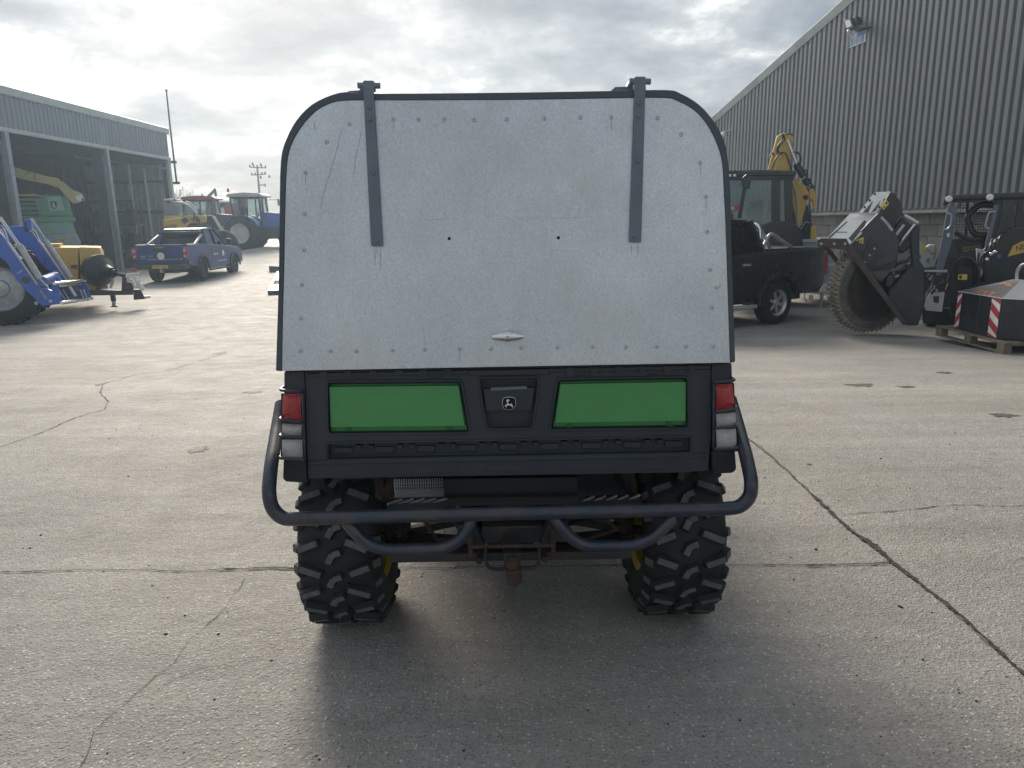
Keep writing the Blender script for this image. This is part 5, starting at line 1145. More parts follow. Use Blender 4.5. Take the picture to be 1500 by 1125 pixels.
MB().tube(spath([(.33, .74, 1.30), (.12, .74, 1.60), (-.45, .76, 1.32)], .10), .030, 10).build('bed_bar', 'zinc', KP)
MB().box(-1.15, .40, -.84, .84, 1.315, 1.325).build('rail_cap', 'dgrey', KP)

# ------------------------------------------------------------ grey trailer behind the black pickup
FTR = Frame((WY(1195, 400, 15.2).x, 15.2, -.40), R(-22))
TR = thing('trailer', 'grey galvanised trailer standing on its jockey stand behind the black pickup', 'trailer', FTR)
px_prism(FTR, [(1150, 352), (1222, 351), (1222, 420), (1150, 421)], 0, 2.2, 'body', 'greyb', TR, bevel=.01)
px_prism(FTR, [(1148, 351), (1224, 350), (1224, 354), (1148, 355)], -.03, .10, 'top_rail', 'lgrey', TR); px_prism(FTR, [(1150, 387), (1222, 386), (1222, 390), (1150, 391)], -.03, .03, 'side_rib', 'lgrey', TR); px_prism(FTR, [(1150, 393), (1222, 392), (1222, 395), (1150, 396)], -.03, .03, 'side_rib', 'greyb', TR)
px_prism(FTR, [(1165, 420), (1226, 420), (1226, 426), (1165, 424)], -.1, .5, 'drawbar', 'blackp', TR)
JT = px_tube(FTR, [(1205, 420), (1202, 451)], -.25, .035, 'jockey_stand', 'zinc', TR); px_prism(FTR, [(1197, 451), (1206, 451), (1206, 453.5), (1197, 453.5)], -.3, .14, 'foot', 'zinc', JT)
px_tube(FTR, [(1200, 421), (1200, 430)], -.2, .03, 'handle', 'zinc', TR); px_tube(FTR, [(1188, 432), (1188, 439)], -.2, .04, 'plug', 'wht', TR); px_tube(FTR, [(1180, 426), (1178, 436), (1182, 443)], -.2, .01, 'chain', 'zinc', TR)
for x in (-1.2, 1.3): wheel(TR, (x, .8, .33), .33, .22, .19, -1, 'zinc')

# ------------------------------------------------------------ yellow backhoe loader
FC = Frame((WY(1130, 300, 15.8).x, 15.8, -.40), R(-17))
BH = thing('backhoe_loader', 'yellow backhoe loader with a black cab and folded digger arm before the barn wall', 'backhoe', FC)
CV = -.7
px_prism(FC, [(1020, 251), (1066, 249.5), (1120, 248.5), (1163, 250), (1168, 253), (1164, 258), (1064, 259), (1020, 259)], CV, 1.5, 'cab_roof', 'blackp', BH, bevel=.03)
for v_ in (CV + .02, CV + 1.36):
    for pts in ([(1130, 258), (1143, 258), (1143, 326), (1130, 324)], [(1148, 258), (1160, 258), (1162, 332), (1150, 332)], [(1091, 258), (1096, 258), (1086, 320), (1080, 320)], [(1040, 256), (1163, 256), (1163, 264), (1040, 264)]):
        px_prism(FC, pts, v_, .08, 'cab_pillar', 'blackp', BH, bevel=.01)
    px_prism(FC, [(1040, 260), (1160, 260), (1160, 330), (1040, 330)], v_ + .04, .006, 'cab_window', 'gl', BH)
for x in (1069, 1076): px_prism(FC, [(x - 2, 255), (x + 2, 255), (x + 2, 258.5), (x - 2, 258.5)], CV - .03, .04, 'work_lamp', 'lampg', BH)
px_tube(FC, [(1088, 272), (1087, 262), (1094, 256)], CV - .2, .018, 'mirror_arm', 'blackp', BH, rad=.1); px_prism(FC, [(1090, 262), (1100, 263), (1098, 276), (1090, 276)], CV - .2, .05, 'mirror', 'blackp', BH, bevel=.02)
px_tube(FC, [(1110, 318), (1130, 309)], CV + .4, .015, 'lever', 'steel', BH)
px_prism(FC, [(1093, 305), (1108, 294), (1118, 300), (1116, 326), (1094, 326)], CV + .3, .5, 'seat', 'seatm', BH, bevel=.05)
px_prism(FC, [(1097, 297), (1113, 290), (1120, 296), (1105, 303)], CV + .35, .3, 'dashboard', 'dgrey', BH, bevel=.03)
px_prism(FC, [(1098, 362), (1103, 345), (1112, 332), (1128, 325), (1148, 324), (1163, 329), (1174, 338), (1177, 362)], CV - .15, .6, 'rear_fender', 'blackp', BH, bevel=.03)
px_prism(FC, [(1020, 322), (1120, 322), (1120, 395), (1020, 395)], CV + .2, 1.0, 'engine_body', 'blackp', BH, bevel=.04)
L_ = px_prism(FC, [(1069, 301), (1083, 301), (1083, 308.5), (1069, 308.5)], CV - .16, .06, 'rear_light', 'redm', BH); px_prism(FC, [(1070, 302.5), (1076, 302.5), (1076, 307.5), (1070, 307.5)], CV - .165, .01, 'light_lens', 'clear', L_)
for x in (-.25,): wheel(BH, (x + .1, -.55, .72), .72, .45, .38, -1, 'yrim', tread=20); wheel(BH, (x + .1, .75, .72), .72, .45, .38, 1, 'yrim', tread=20)
for y in (-.5, .7): wheel(BH, (-2.5, y, .5), .5, .35, .28, -1 if y < 0 else 1, 'yrim', tread=16)
px_prism(FC, [(1160, 330), (1176, 330), (1176, 372), (1160, 372)], 0, .5, 'rear_frame', 'blackp', BH, bevel=.02)
A1 = px_prism(FC, [(1124, 252), (1137.8, 199.6), (1146.7, 194), (1161, 197), (1163.5, 205), (1160, 216), (1158, 235), (1152, 252)], .15, .26, 'dipper_arm', 'yellow', BH, bevel=.03)
px_prism(FC, [(1130, 262), (1139, 232), (1144, 224), (1149, 223), (1155, 238), (1159, 254), (1152, 330), (1143, 330), (1120, 330)], .05, .34, 'boom', 'yellow', BH, bevel=.03)
px_prism(FC, [(1156.5, 256.5), (1161, 258), (1167, 262), (1184, 279.6), (1185, 290), (1182, 297), (1172, 334.7), (1167, 333), (1161, 304.5), (1157, 280)], -.15, .26, 'lower_boom', 'yellow', BH, bevel=.025)
px_tube(FC, [(1159, 262), (1166, 280), (1169, 305), (1168, 330)], -.17, .02, 'boom_edge', 'lgrey', BH, rad=.1)
m = MB()
for i in range(11):
    y = 264 + i * 6; x = 1156 + i * .5; m.prism([FC.v(x, y, -.1), FC.v(x + 4, y + 1.5, -.1), FC.v(x + 4.5, y + 3.5, -.1), FC.v(x + 1, y + 3.5, -.1)], (0, .2, 0))
m.prism([FC.v(1154.5, 262, -.05), FC.v(1158, 262, -.05), FC.v(1163, 330, -.05), FC.v(1157, 330, -.05)], (0, .15, 0)); m.build('toothed_slide', 'blackp', BH)
px_tube(FC, [(1153.8, 204), (1167.5, 241)], .05, .032, 'ram_rod', 'chrome', BH, 10); px_tube(FC, [(1166, 240), (1189, 278)], .05, .072, 'dipper_ram', 'darkb', BH, 14)
px_prism(FC, [(1185.5, 276), (1191, 277), (1196.5, 287), (1195, 303), (1191, 305), (1190, 294), (1185, 292)], -.05, .22, 'bucket_link', 'yellow', BH, bevel=.02)
for pts in ([(1148, 197), (1150, 205), (1139, 217), (1141, 224), (1146, 226)], [(1146, 196), (1147, 204), (1137, 216), (1139, 226)], [(1130, 248), (1136, 232), (1144, 223), (1151, 224), (1157, 240), (1160, 252)], [(1163, 222), (1170, 224), (1174, 232), (1172, 240)], [(1161, 198), (1158, 196), (1151, 197)], [(1176, 250), (1181, 248), (1183, 256), (1179, 262)], [(1181, 262), (1187, 262), (1188, 270), (1184, 276), (1180, 272)], [(1127, 230), (1131, 223), (1134, 228)], [(1186, 300), (1188, 315), (1184, 326), (1176, 335)]):
    px_tube(FC, pts, -.02, .016, 'hose', 'blackp', BH, 6, rad=.12)
for pts in ([(1172, 264), (1180, 259)], [(1180, 272), (1184, 276), (1187, 270)], [(1173, 336), (1180, 325), (1186, 326)]): px_tube(FC, pts, -.06, .014, 'hose_fitting', 'zinc', BH, 6)
c = FC.v(1180, 289, -.17); MB().cyl(c, c + Vector((0, .05, 0)), .05, n=12).build('boss', 'steel', BH)
text_quad('CASE', 'inkb', BH, FC.v(1135, 240, .14), FC.v(1139, 232, .14), FC.v(1138, 247, .14), 'arm_text', .012)
px_prism(FC, [(1188, 331.5), (1195.8, 331), (1196, 352), (1187, 352)], -.1, .18, 'stabiliser', 'yellow', BH, bevel=.01); px_prism(FC, [(1189, 352), (1195, 352), (1195, 395), (1189, 395)], -.08, .12, 'stabiliser_leg', 'steel', BH)
px_prism(FC, [(1176, 300), (1183, 300), (1190, 330), (1187, 352), (1176, 350)], .0, .12, 'linkage', 'blackp', BH, bevel=.01)

# ------------------------------------------------------------ rock wheel attachment
FW = Frame((WY(1280, 480, 11.0).x, 11.0, zg(5, 11.0)), R(-25))
RW_ = thing('rock_wheel', 'clay-covered toothed trenching wheel under a dark blue hood with a pale chute', 'attachment', FW)
ang = R(24)                                           # wheel plane turned a little from face on
axd = Vector((.62, -.785, 0)); exd = Vector((.785, .62, 0))
wc = FW.v(1276, 421, .0); RRW = .70
MB().lathe([(RRW * .60, -.09), (RRW * .60, -.03), (RRW * .57, -.02), (.02, -.02), (.02, -.06), (RRW * .5, -.06)], wc, -axd, 48).build('wheel_disc', 'mudsteel', RW_)
RWO = MB().lathe([(RRW * .62, .075), (RRW * .87, .085), (RRW * .89, .07), (RRW * .89, -.14), (RRW * .87, -.15), (RRW * .60, -.15), (RRW * .60, .06)], wc, axd, 56, closed=True).build('wheel_rim', 'mudsteel', RW_)
MB().lathe([(RRW * .66, .09), (RRW * .70, .10), (RRW * .72, .09)], wc, axd, 56).build('rim_bead', 'brownst', RWO)
r = random.Random(21); tm = None
for i in range(58):
    t = 2 * math.pi * i / 58
    for row in range(3):
        k = t + row * .036; er = exd * math.cos(k) + Vector((0, 0, 1)) * math.sin(k); et = axd.cross(er)
        if tm is None:
            q_ = MB(); q_.loft([Vector((-.035, -.028, -.01)), Vector((.035, -.028, -.01)), Vector((.035, .028, -.01)), Vector((-.035, .028, -.01))], [Vector((-.012, -.016, .055)), Vector((.018, -.016, .050)), Vector((.018, .016, .05)), Vector((-.012, .016, .055))])
            q_.cyl((.0, 0, .045), (-.035, 0, .085), .013, .005, n=6); tm = q_.build('tooth', 'mud', RWO); o = tm
        else: o = again(tm, RWO)
        o.location = wc + er * (RRW * .885) + axd * (-.115 + .078 * row); x_ = et * (1 if row != 1 else .95)
        o.rotation_euler = Matrix((x_.normalized(), er.cross(x_).normalized(), er)).transposed().to_euler(); o.scale = (1, 1, r.uniform(.8, 1.15))
m = MB(); r = random.Random(4)
for i in range(90):
    t = r.uniform(.25, 2) * math.pi; er = exd * math.cos(t) + Vector((0, 0, 1)) * math.sin(t); c = wc + er * RRW * .895 + axd * r.uniform(-.14, .06)
    m.obox(c, (r.uniform(.03, .09), r.uniform(.03, .08), r.uniform(.02, .05)), Matrix.Rotation(r.uniform(0, 3), 3, er))
m.build('caked_clay', 'mud', RWO, kind='stuff')
for i in range(26):
    t = 2 * math.pi * i / 26; er = exd * math.cos(t) + Vector((0, 0, 1)) * math.sin(t); c = wc + er * RRW * .80 + axd * .088
    MB().cyl(c, c + axd * .012, .013, n=8).build('rim_bolt', 'mudsteel', RWO)
q = lambda a, b, v=0.0: FW.v(a, b, v)
px_prism(FW, [(1197, 352), (1203, 349), (1240, 349.5), (1243, 362), (1240, 366), (1198, 362)], -.45, .8, 'cross_beam', 'brownst', RW_, bevel=.01)
for pts in ([(1238, 350), (1244, 352), (1330, 476), (1322, 476), (1236, 362)], ):
    MB().prism([q(*p, -.42) for p in pts], (0, .09, 0)).build('push_frame', 'brownst', RW_, bevel=.01)
MB().prism([q(*p, .45) for p in [(1206, 362), (1214, 362), (1236, 390), (1232, 396)]], (0, .06, 0)).build('push_frame', 'brownst', RW_)
MB().bar(q(1206, 360, -.40), q(1206, 360, .40), .1, .08).build('cross_brace', 'brownst', RW_)
for x in (1203, 1222, 1238): MB().cyl(q(x, 357, -.46), q(x, 357, -.43), .02, n=8).build('bolt', 'zinc', RW_)
# hood: blue-black flank and a pale top deck that slopes away
px_prism(FW, [(1241, 358), (1286, 312), (1293, 312), (1318, 352), (1314, 382), (1292, 412), (1266, 402), (1246, 370)], -.30, .62, 'hood', 'darkb', RW_, bevel=.015)
DN = Vector((0, -1, 1.3)).normalized()
def deck(pts, z_, off, th, nm, mt, par):
    c0_ = Vector((0, -.42, FW.v(1240, 350, -.42).z)) if z_ == 0 else Vector((0, -.06, FW.v(1270, 311, -.06).z))
    return MB().prism([FW.pl(a, b, c0_ + DN * off, DN) for a, b in pts], DN * -th).build(nm, mt, par)
DK = deck([(1211, 349.5), (1245, 313), (1286, 311.5), (1290, 316), (1245, 357), (1240, 349.5)], 0, 0, .03, 'deck', 'wht', RW_)
deck([(1243, 349), (1266, 322.5), (1269, 324), (1266, 332), (1248, 354)], 0, .004, .006, 'deck_opening', 'blackp', RW_)
deck([(1213, 348), (1240, 324), (1241.5, 324.5), (1216, 348.5)], 0, .004, .006, 'deck_gap', 'blackp', RW_)
deck([(1225, 339.5), (1241, 339.5), (1241, 340.3), (1225, 340.3)], 0, .004, .004, 'deck_seam', 'dgrey', RW_)
for k in range(2): deck([(1251 + k * 9, 317), (1258 + k * 9, 317), (1257 + k * 9, 320), (1249 + k * 9, 320)], 0, .004, .004, 'stamped_plate', 'wht', RW_)
CHU = deck([(1258, 311.5), (1281, 281.5), (1304, 280.5), (1284, 312)], 1, 0, .03, 'chute', 'wht', RW_)
for pts in ([(1264, 311), (1279, 294), (1272, 311.2)], [(1276, 311), (1290, 293), (1283, 309)]): deck(pts, 1, .004, .004, 'chute_slot', 'blackp', CHU)
for x, y in ((1281.5, 283), (1274, 292.5), (1266.5, 302.5), (1302, 283), (1295.5, 292), (1288, 302)): deck([(x - 1.3, y - 1), (x + 1.3, y - 1), (x + 1.3, y + 1), (x - 1.3, y + 1)], 1, .02, .02, 'bolt', 'blackp', CHU)
px_prism(FW, [(1304, 280.5), (1308, 282), (1318, 294), (1322, 306), (1322, 312), (1316, 318), (1304, 348), (1293, 330), (1286, 314), (1288, 309)], -.14, .5, 'chute_side', 'blackp', RW_, bevel=.01)
ST = px_prism(FW, [(1290, 302), (1298.5, 292.5), (1302.5, 298), (1294.5, 307.5)], -.16, .012, 'warning_sticker', 'stickery', RW_)
px_prism(FW, [(1294, 303.5), (1296, 301.5), (1297, 303), (1295, 305)], -.163, .01, 'sticker_mark', 'inkb', ST); px_prism(FW, [(1297, 297), (1299, 295), (1300.5, 297.5), (1298.5, 300)], -.163, .01, 'sticker_mark', 'inkb', ST)
ST = px_prism(FW, [(1253, 352.3), (1265, 347), (1264.5, 357.5)], -.31, .012, 'warning_triangle', 'stickery', RW_)
px_prism(FW, [(1256, 352), (1259, 352), (1259, 354), (1256, 353.5)], -.313, .01, 'sticker_mark', 'inkb', ST); px_prism(FW, [(1261, 352), (1263, 352.5), (1262.5, 354.5), (1260.5, 354)], -.313, .01, 'sticker_mark', 'inkb', ST)
px_prism(FW, [(1276, 346), (1296, 376), (1284, 374), (1278, 392), (1259, 384)], -.34, .05, 'gusset_plate', 'blackp', RW_, bevel=.006)
px_prism(FW, [(1265, 398), (1275, 392), (1306, 396), (1312, 384), (1316, 382), (1292, 412)], -.36, .06, 'skid_edge', 'dgrey', RW_)
px_prism(FW, [(1268, 400), (1290, 410), (1292, 413), (1268, 403)], -.38, .05, 'worn_edge', 'rust', RW_)
for x, y in ((1281, 364), (1274, 374), (1267, 384)): c = q(x, y, -.345); MB().cyl(c, c + Vector((0, .01, 0)), .014, n=8).build('bolt', 'zinc', RW_)
px_tube(FW, [(1290.5, 318), (1300, 328), (1307, 338)], -.33, .022, 'hose_guard', 'zinc', RW_)
px_prism(FW, [(1305, 350), (1323, 328), (1326, 330), (1309, 352)], -.16, .04, 'pale_slot', 'lgrey', RW_)
px_prism(FW, [(1300, 345), (1322, 318), (1346, 340), (1346, 352), (1320, 372), (1310, 362)], -.10, .4, 'drive_housing', 'blackp', RW_, bevel=.02)
px_tube(FW, [(1325, 315), (1336, 321), (1345, 327)], -.12, .02, 'guard_edge', 'wht', RW_); px_tube(FW, [(1316, 360), (1340, 328)], -.2, .022, 'ram_rod', 'chrome', RW_)
px_prism(FW, [(1316, 360), (1334, 350), (1338, 372), (1324, 394), (1306, 420), (1300, 404)], .02, .3, 'rear_cowl', 'lgrey', RW_, bevel=.04)
for pts in ([(1303, 398), (1315, 386), (1332, 381)], [(1306, 402), (1320, 396), (1332, 392)], [(1308, 408), (1320, 404), (1334, 398)]): px_tube(FW, pts, -.08, .022, 'hose', 'blackp', RW_, 8, rad=.1)
for pts in ([(1303, 397), (1308, 392)], [(1305, 402), (1310, 399)], [(1311, 406), (1317, 404)]): px_tube(FW, pts, -.10, .026, 'hose_end', 'zinc', RW_)
px_prism(FW, [(1334, 340), (1344, 328), (1347, 332), (1347, 382), (1354, 392), (1356, 440), (1345, 477), (1329, 477), (1300, 440), (1302, 424), (1330, 394), (1337, 388), (1334, 366)], -.20, .42, 'side_shield', 'blackp', RW_, bevel=.02)
px_prism(FW, [(1297, 404), (1307, 398), (1312, 410), (1306, 422), (1295, 420)], -.30, .3, 'gear_motor', 'blackp', RW_, bevel=.03)

# ------------------------------------------------------------ skid steer loader
FSK = Frame((WY(1430, 440, 11.6).x, 11.6, zg(5, 11.6)), R(-29))
SK = thing('skid_steer_loader', 'black and yellow skid steer loader with a mesh-sided cab before the block wall', 'loader', FSK)
px_prism(FSK, [(1386, 288), (1398, 285), (1510, 281), (1560, 281), (1560, 290), (1398, 294), (1386, 300)], -.55, 1.5, 'cab_roof', 'blackp', SK, bevel=.03)
px_prism(FSK, [(1381, 300), (1391, 298), (1391, 288), (1384, 288)], -.55, .3, 'roof_corner', 'blackp', SK, bevel=.01)
for v_ in (-.55, .85):
    px_prism(FSK, [(1388, 303), (1402, 300), (1400, 318), (1393, 360), (1379, 404), (1370, 404)], v_, .08, 'front_pillar', 'strap', SK, bevel=.01)
px_prism(FSK, [(1456, 300), (1464, 300), (1452, 352), (1446, 368), (1442, 366)], -.53, .12, 'door_pillar', 'strap', SK, bevel=.01)
px_prism(FSK, [(1459, 284), (1472, 284), (1464, 330), (1455, 352), (1450, 350)], -.50, .1, 'cab_pillar', 'blackp', SK, bevel=.01)
px_prism(FSK, [(1492, 290), (1500, 290), (1494, 340), (1486, 340)], -.5, .1, 'cab_pillar', 'blackp', SK)
px_prism(FSK, [(1416, 294), (1419, 294), (1417, 350), (1413, 350)], .8, .05, 'cab_pillar', 'blackp', SK)
m = MB()
for x in range(1404, 1462, 4): m.bar(FSK.v(x, 294, .9), FSK.v(x - 5, 352, .9), .006, .006)
for y in range(297, 352, 4): m.bar(FSK.v(1398, y, .9), FSK.v(1462, y - 1, .9), .006, .006)
for x in range(1470, 1520, 4): m.bar(FSK.v(x, 290, .6), FSK.v(x - 5, 340, .6), .006, .006)
for y in range(292, 340, 4): m.bar(FSK.v(1464, y, .6), FSK.v(1520, y - 1, .6), .006, .006)
m.build('mesh_guard', 'grid', SK)
px_prism(FSK, [(1464, 290), (1520, 289), (1520, 340), (1456, 352)], -.46, .008, 'side_window', 'gld2', SK)
px_prism(FSK, [(1366, 400), (1379, 356), (1400, 354), (1404, 372), (1448, 366), (1440, 405)], -.35, .5, 'cab_base', 'blackp', SK, bevel=.02)
px_tube(FSK, [(1455, 300), (1440, 299), (1432, 302), (1419, 314), (1417, 320), (1424, 340), (1432, 345), (1448, 344)], -.2, .045, 'grab_frame', 'blackp', SK, 10, rad=.12)
for pts in ([(1386, 313), (1394, 313), (1393, 330), (1388, 336), (1383, 336)], [(1458, 310), (1450, 310), (1447, 316), (1443, 333), (1449, 335)]): px_tube(FSK, pts, -.60, .014, 'grab_handle', 'zinc', SK, 8, rad=.05)
for x, y in ((1390, 291.5), (1450, 289)):
    c = FSK.v(x, y, -.58); k = MB().lathe([(.045, 0), (.05, -.03), (.035, -.045), (.01, -.045)], c, (0, 1, 0), 16).build('work_lamp', 'lampg', SK); MB().lathe([(.055, .06), (.056, -.01), (.047, -.01)], c, (0, 1, 0), 16).build('lamp_shell', 'blackp', k)
px_prism(FSK, [(1387, 342), (1391, 341), (1391, 347), (1387, 347)], -.57, .01, 'sticker', 'wht', SK)
px_prism(FSK, [(1384, 352), (1440, 346), (1460, 350), (1458, 372), (1380, 376)], -.1, .6, 'seat_base', 'blackp', SK, bevel=.02)
px_prism(FSK, [(1462, 305), (1485, 300), (1490, 330), (1470, 345), (1462, 340)], -.2, .4, 'seat', 'seatm', SK, bevel=.04)
px_tube(FSK, [(1398, 340), (1408, 346), (1424, 352), (1438, 350)], -.3, .03, 'control_arm', 'steel', SK, 8, rad=.06)
m = MB()
for i in range(7): m.bar(FSK.v(1411 + i * 4, 361, -.12), FSK.v(1413 + i * 4, 372, -.12), .01, .01)
for i in range(3): m.bar(FSK.v(1410, 364 + i * 4, -.12), FSK.v(1438, 359 + i * 4, -.12), .01, .01)
m.build('mesh_panel', 'paley', SK)
ARM = px_prism(FSK, [(1440, 376), (1452, 350), (1484, 333), (1530, 330), (1560, 335), (1560, 420), (1440, 420)], -.62, .22, 'lift_arm', 'blackp', SK, bevel=.02)
px_prism(FSK, [(1430, 364), (1440, 366), (1454, 356), (1458, 366), (1437, 406), (1432, 398)], -.60, .12, 'arm_bracket', 'lgrey', SK, bevel=.01)
px_prism(FSK, [(1476, 376), (1484, 360), (1496, 354), (1530, 344), (1530, 362)], -.63, .02, 'yellow_stripe', 'yellow', SK)
text_quad('NEW HOLLAND', 'inkb', SK, FSK.v(1488, 360, -.632), FSK.v(1563, 338, -.632), FSK.v(1489, 368, -.632), 'lettering', .005)
c = FSK.v(1463, 375.5, -.63); MB().cyl(c, c + Vector((0, .008, 0)), .03, n=14).build('blue_sticker', 'signb', SK)
r = random.Random(8)
for i in range(7):
    x, y = 1446 + i * 3.2, 362 - i * 2.4; px_tube(FSK, [(x - 2, y + 5, -.66), (x, y, -.70), (x + 4, y - 5, -.68), (x + 9, y - 7, -.64)], -.66, .016, 'hydraulic_fitting', 'chrome' if i % 2 else 'blackp', SK, 8, rad=.04)
for x, y in ((1452, 372), (1446, 380), (1458, 369)): MB().ball(FSK.v(x, y, -.68), .035, 10).build('coupling', 'chrome', SK)
for pts in ([(1452, 366), (1440, 372), (1436, 382), (1444, 396)], [(1434, 370), (1432, 384), (1440, 394)]): px_tube(FSK, pts, -.65, .014, 'hose', 'blackp', SK, 8, rad=.08)
for k, rr_ in enumerate((22, 19, 16)):
    pts = [(1414 + rr_ * math.cos(R(a)) * .92, 402 + rr_ * math.sin(R(a)) * 1.15) for a in range(150, 400, 22)]
    px_tube(FSK, pts, -.66 + k * .03, .020, 'coiled_hose', 'blackp', SK, 8)
HB = px_prism(FSK, [(1352, 392), (1380, 388), (1440, 392), (1442, 440), (1380, 452), (1356, 440)], -.50, .5, 'front_block', 'blackp', SK, bevel=.02)
px_prism(FSK, [(1354, 396), (1388, 395), (1388, 399), (1354, 398)], -.56, .05, 'pale_edge', 'lgrey', HB)
PLT = px_prism(FSK, [(1404, 402), (1417, 402), (1416.5, 410), (1403, 409.5)], -.70, .012, 'sticker', 'stickery', HB); px_prism(FSK, [(1405.5, 403.5), (1409, 403.5), (1409, 408), (1405, 408)], -.703, .01, 'sticker_mark', 'inkb', PLT)
px_prism(FSK, [(1352, 440), (1362, 430), (1384, 428), (1380, 457), (1356, 455)], -.62, .1, 'coupler_plate', 'lgrey', SK, bevel=.008)
px_prism(FSK, [(1367, 434), (1376, 434), (1375, 444), (1368, 443)], -.63, .02, 'plate_slot', 'blackp', SK)
for pts in ([(1367, 404), (1364, 418), (1352, 436)], [(1370, 418), (1362, 428), (1354, 438)], [(1390, 400), (1386, 412)], [(1388, 414), (1384, 424)]): px_tube(FSK, pts, -.66, .016, 'ram_rod', 'chrome', SK, 8)
for i in range(9): c = FSK.v(r.uniform(1356, 1400), r.uniform(402, 432), -.62); MB().cyl(c, c + Vector((r.uniform(-.05, .05), .02, .06)), .02, n=8).build('fitting', r.choice(['zinc', 'steel', 'blackp']), SK)
px_prism(FSK, [(1350, 452), (1400, 452), (1400, 478), (1352, 474)], .1, .6, 'underside_shade_block', 'blackp', SK)  # dark block added in place of the shadow under the loader
for x in (.0, 1.25): wheel(SK, (x + .1, -.5, .42), .42, .3, .22, -1, 'yrim', tread=16); wheel(SK, (x + .1, .9, .42), .42, .3, .22, 1, 'yrim', tread=16)
px_prism(FSK, [(1392, 430), (1560, 400), (1560, 468), (1392, 468)], -.25, 1.1, 'lower_body', 'blackp', SK, bevel=.03)
# pale box with stickers behind the wheel, part of another machine
FX = Frame((WY(1355, 360, 13.0).x, 13.0, -.4), R(-27))
HX = thing('hydraulic_tank', 'pale panel with yellow and blue stickers between trenching wheel and loader cab', 'tank', FX)
px_prism(FX, [(1343, 349), (1346, 350), (1366, 376), (1361, 398), (1363, 470), (1343, 470)], 0, .3, 'panel', 'lgrey', HX, bevel=.01)
px_prism(FX, [(1349, 363), (1353, 359), (1358, 366), (1353, 374)], -.01, .01, 'yellow_sticker', 'stickery', HX); px_prism(FX, [(1346, 374), (1349, 373), (1349, 379), (1346, 380)], -.01, .01, 'blue_sticker', 'signb', HX); px_prism(FX, [(1357, 381), (1361, 377), (1362, 380), (1359, 386)], -.01, .01, 'blue_sticker', 'signb', HX)
px_prism(FX, [(1356, 362), (1362, 358), (1372, 359), (1370, 372), (1363, 374)], .1, .3, 'filter', 'lgrey', HX, bevel=.03)

# ------------------------------------------------------------ weight box on a pallet
c0 = G(1469, 519); FPB = Frame((c0.x, c0.y, c0.z), 0)
a0, b0 = G(1369, 499), c0
dl = (b0 - a0); aa = math.atan2(dl.y, dl.x); LN = dl.length
FQ = Frame((b0.x, b0.y, zg(b0.x, b0.y)), aa)      # x from far corner towards the near corner
PA = thing('pallet', 'weathered wooden pallet under the black weight box', 'pallet', FQ)
PWD = 1.0
for y in (.0, PWD / 2 - .05, PWD - .10):
    bb = MB().box(-LN, 0, y, y + .10, .0, .022).build('bottom_board', 'wood', PA, bevel=.003)
    for x in (-LN, -LN / 2 - .07, -.145): MB().box(x, x + .145, y + .002, y + .098, .022, .10).build('pallet_block', 'wood', PA, bevel=.004)
for x in (-LN, -LN / 2 - .07, -.145): MB().box(x, x + .145, .0, PWD, .10, .122).build('stringer_board', 'wood', PA, bevel=.003)
for i in range(7): y = i * (PWD - .10) / 6; MB().box(-LN - .005, .005, y + rnd.uniform(-.004, .004), y + .10, .122, .144).build('deck_board', 'wood', PA, bevel=.003)
WB = thing('weight_box', 'black tractor front weight with a grey sloping top and red and white hazard marks', 'weight', FQ)
zt0 = .146
# front-left face (x along the pallet), then the long face that runs off to the right
pA, pB = FQ.v(1396.5, 486, .06), FQ.v(1460, 495, .06)
xA, xB = pA.x, pB.x; zt1 = FQ.v(1460, 436, .06).z
nf = Vector((math.cos(R(48)), math.sin(R(48)), 0))   # direction of the long face inside the pallet's axes
W0, W1 = Vector((xA, .06, 0)), Vector((xB, .06, 0)); W2_ = W1 + Vector((1.5 * math.cos(R(-aa) / 1), 1.5 * math.sin(R(0) - aa), 0))
W3 = W2_ + Vector((-.3, .8, 0)); W4 = W0 + Vector((.25, .75, 0))
base = [W0, W1, W2_, W3, W4]
lo_ = [p + Vector((0, 0, zt0)) for p in base]; hi_ = [p + Vector((0, 0, zt1)) for p in base]
BX = MB().loft(lo_, hi_).build('box_body', 'blackp', WB, bevel=.006)
rA = FQ.v(1486, 408.5, .42); rB = FQ.v(1494, 412, .42) + Vector((0, 0, 0)); rC = Vector((W2_.x - .2, W2_.y + .35, rA.z))
m = MB(); z1 = Vector((0, 0, .003))
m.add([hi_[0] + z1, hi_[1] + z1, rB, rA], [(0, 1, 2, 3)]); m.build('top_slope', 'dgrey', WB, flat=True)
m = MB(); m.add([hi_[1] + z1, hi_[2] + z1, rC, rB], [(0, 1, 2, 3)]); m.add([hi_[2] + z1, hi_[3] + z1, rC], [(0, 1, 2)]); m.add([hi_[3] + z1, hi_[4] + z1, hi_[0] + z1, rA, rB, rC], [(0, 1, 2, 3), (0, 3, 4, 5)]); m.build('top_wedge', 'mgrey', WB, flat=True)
MB().tube([hi_[0], hi_[1], hi_[2]], .006, 6).build('edge_trim', 'lgrey', WB)
def face(P0, P1, s, t, off=.004):
    d = (P1 - P0); n = Vector((d.y, -d.x, 0)).normalized(); p = P0 + d * s + n * off; return Vector((p.x, p.y, zt0 + (zt1 - zt0) * t))
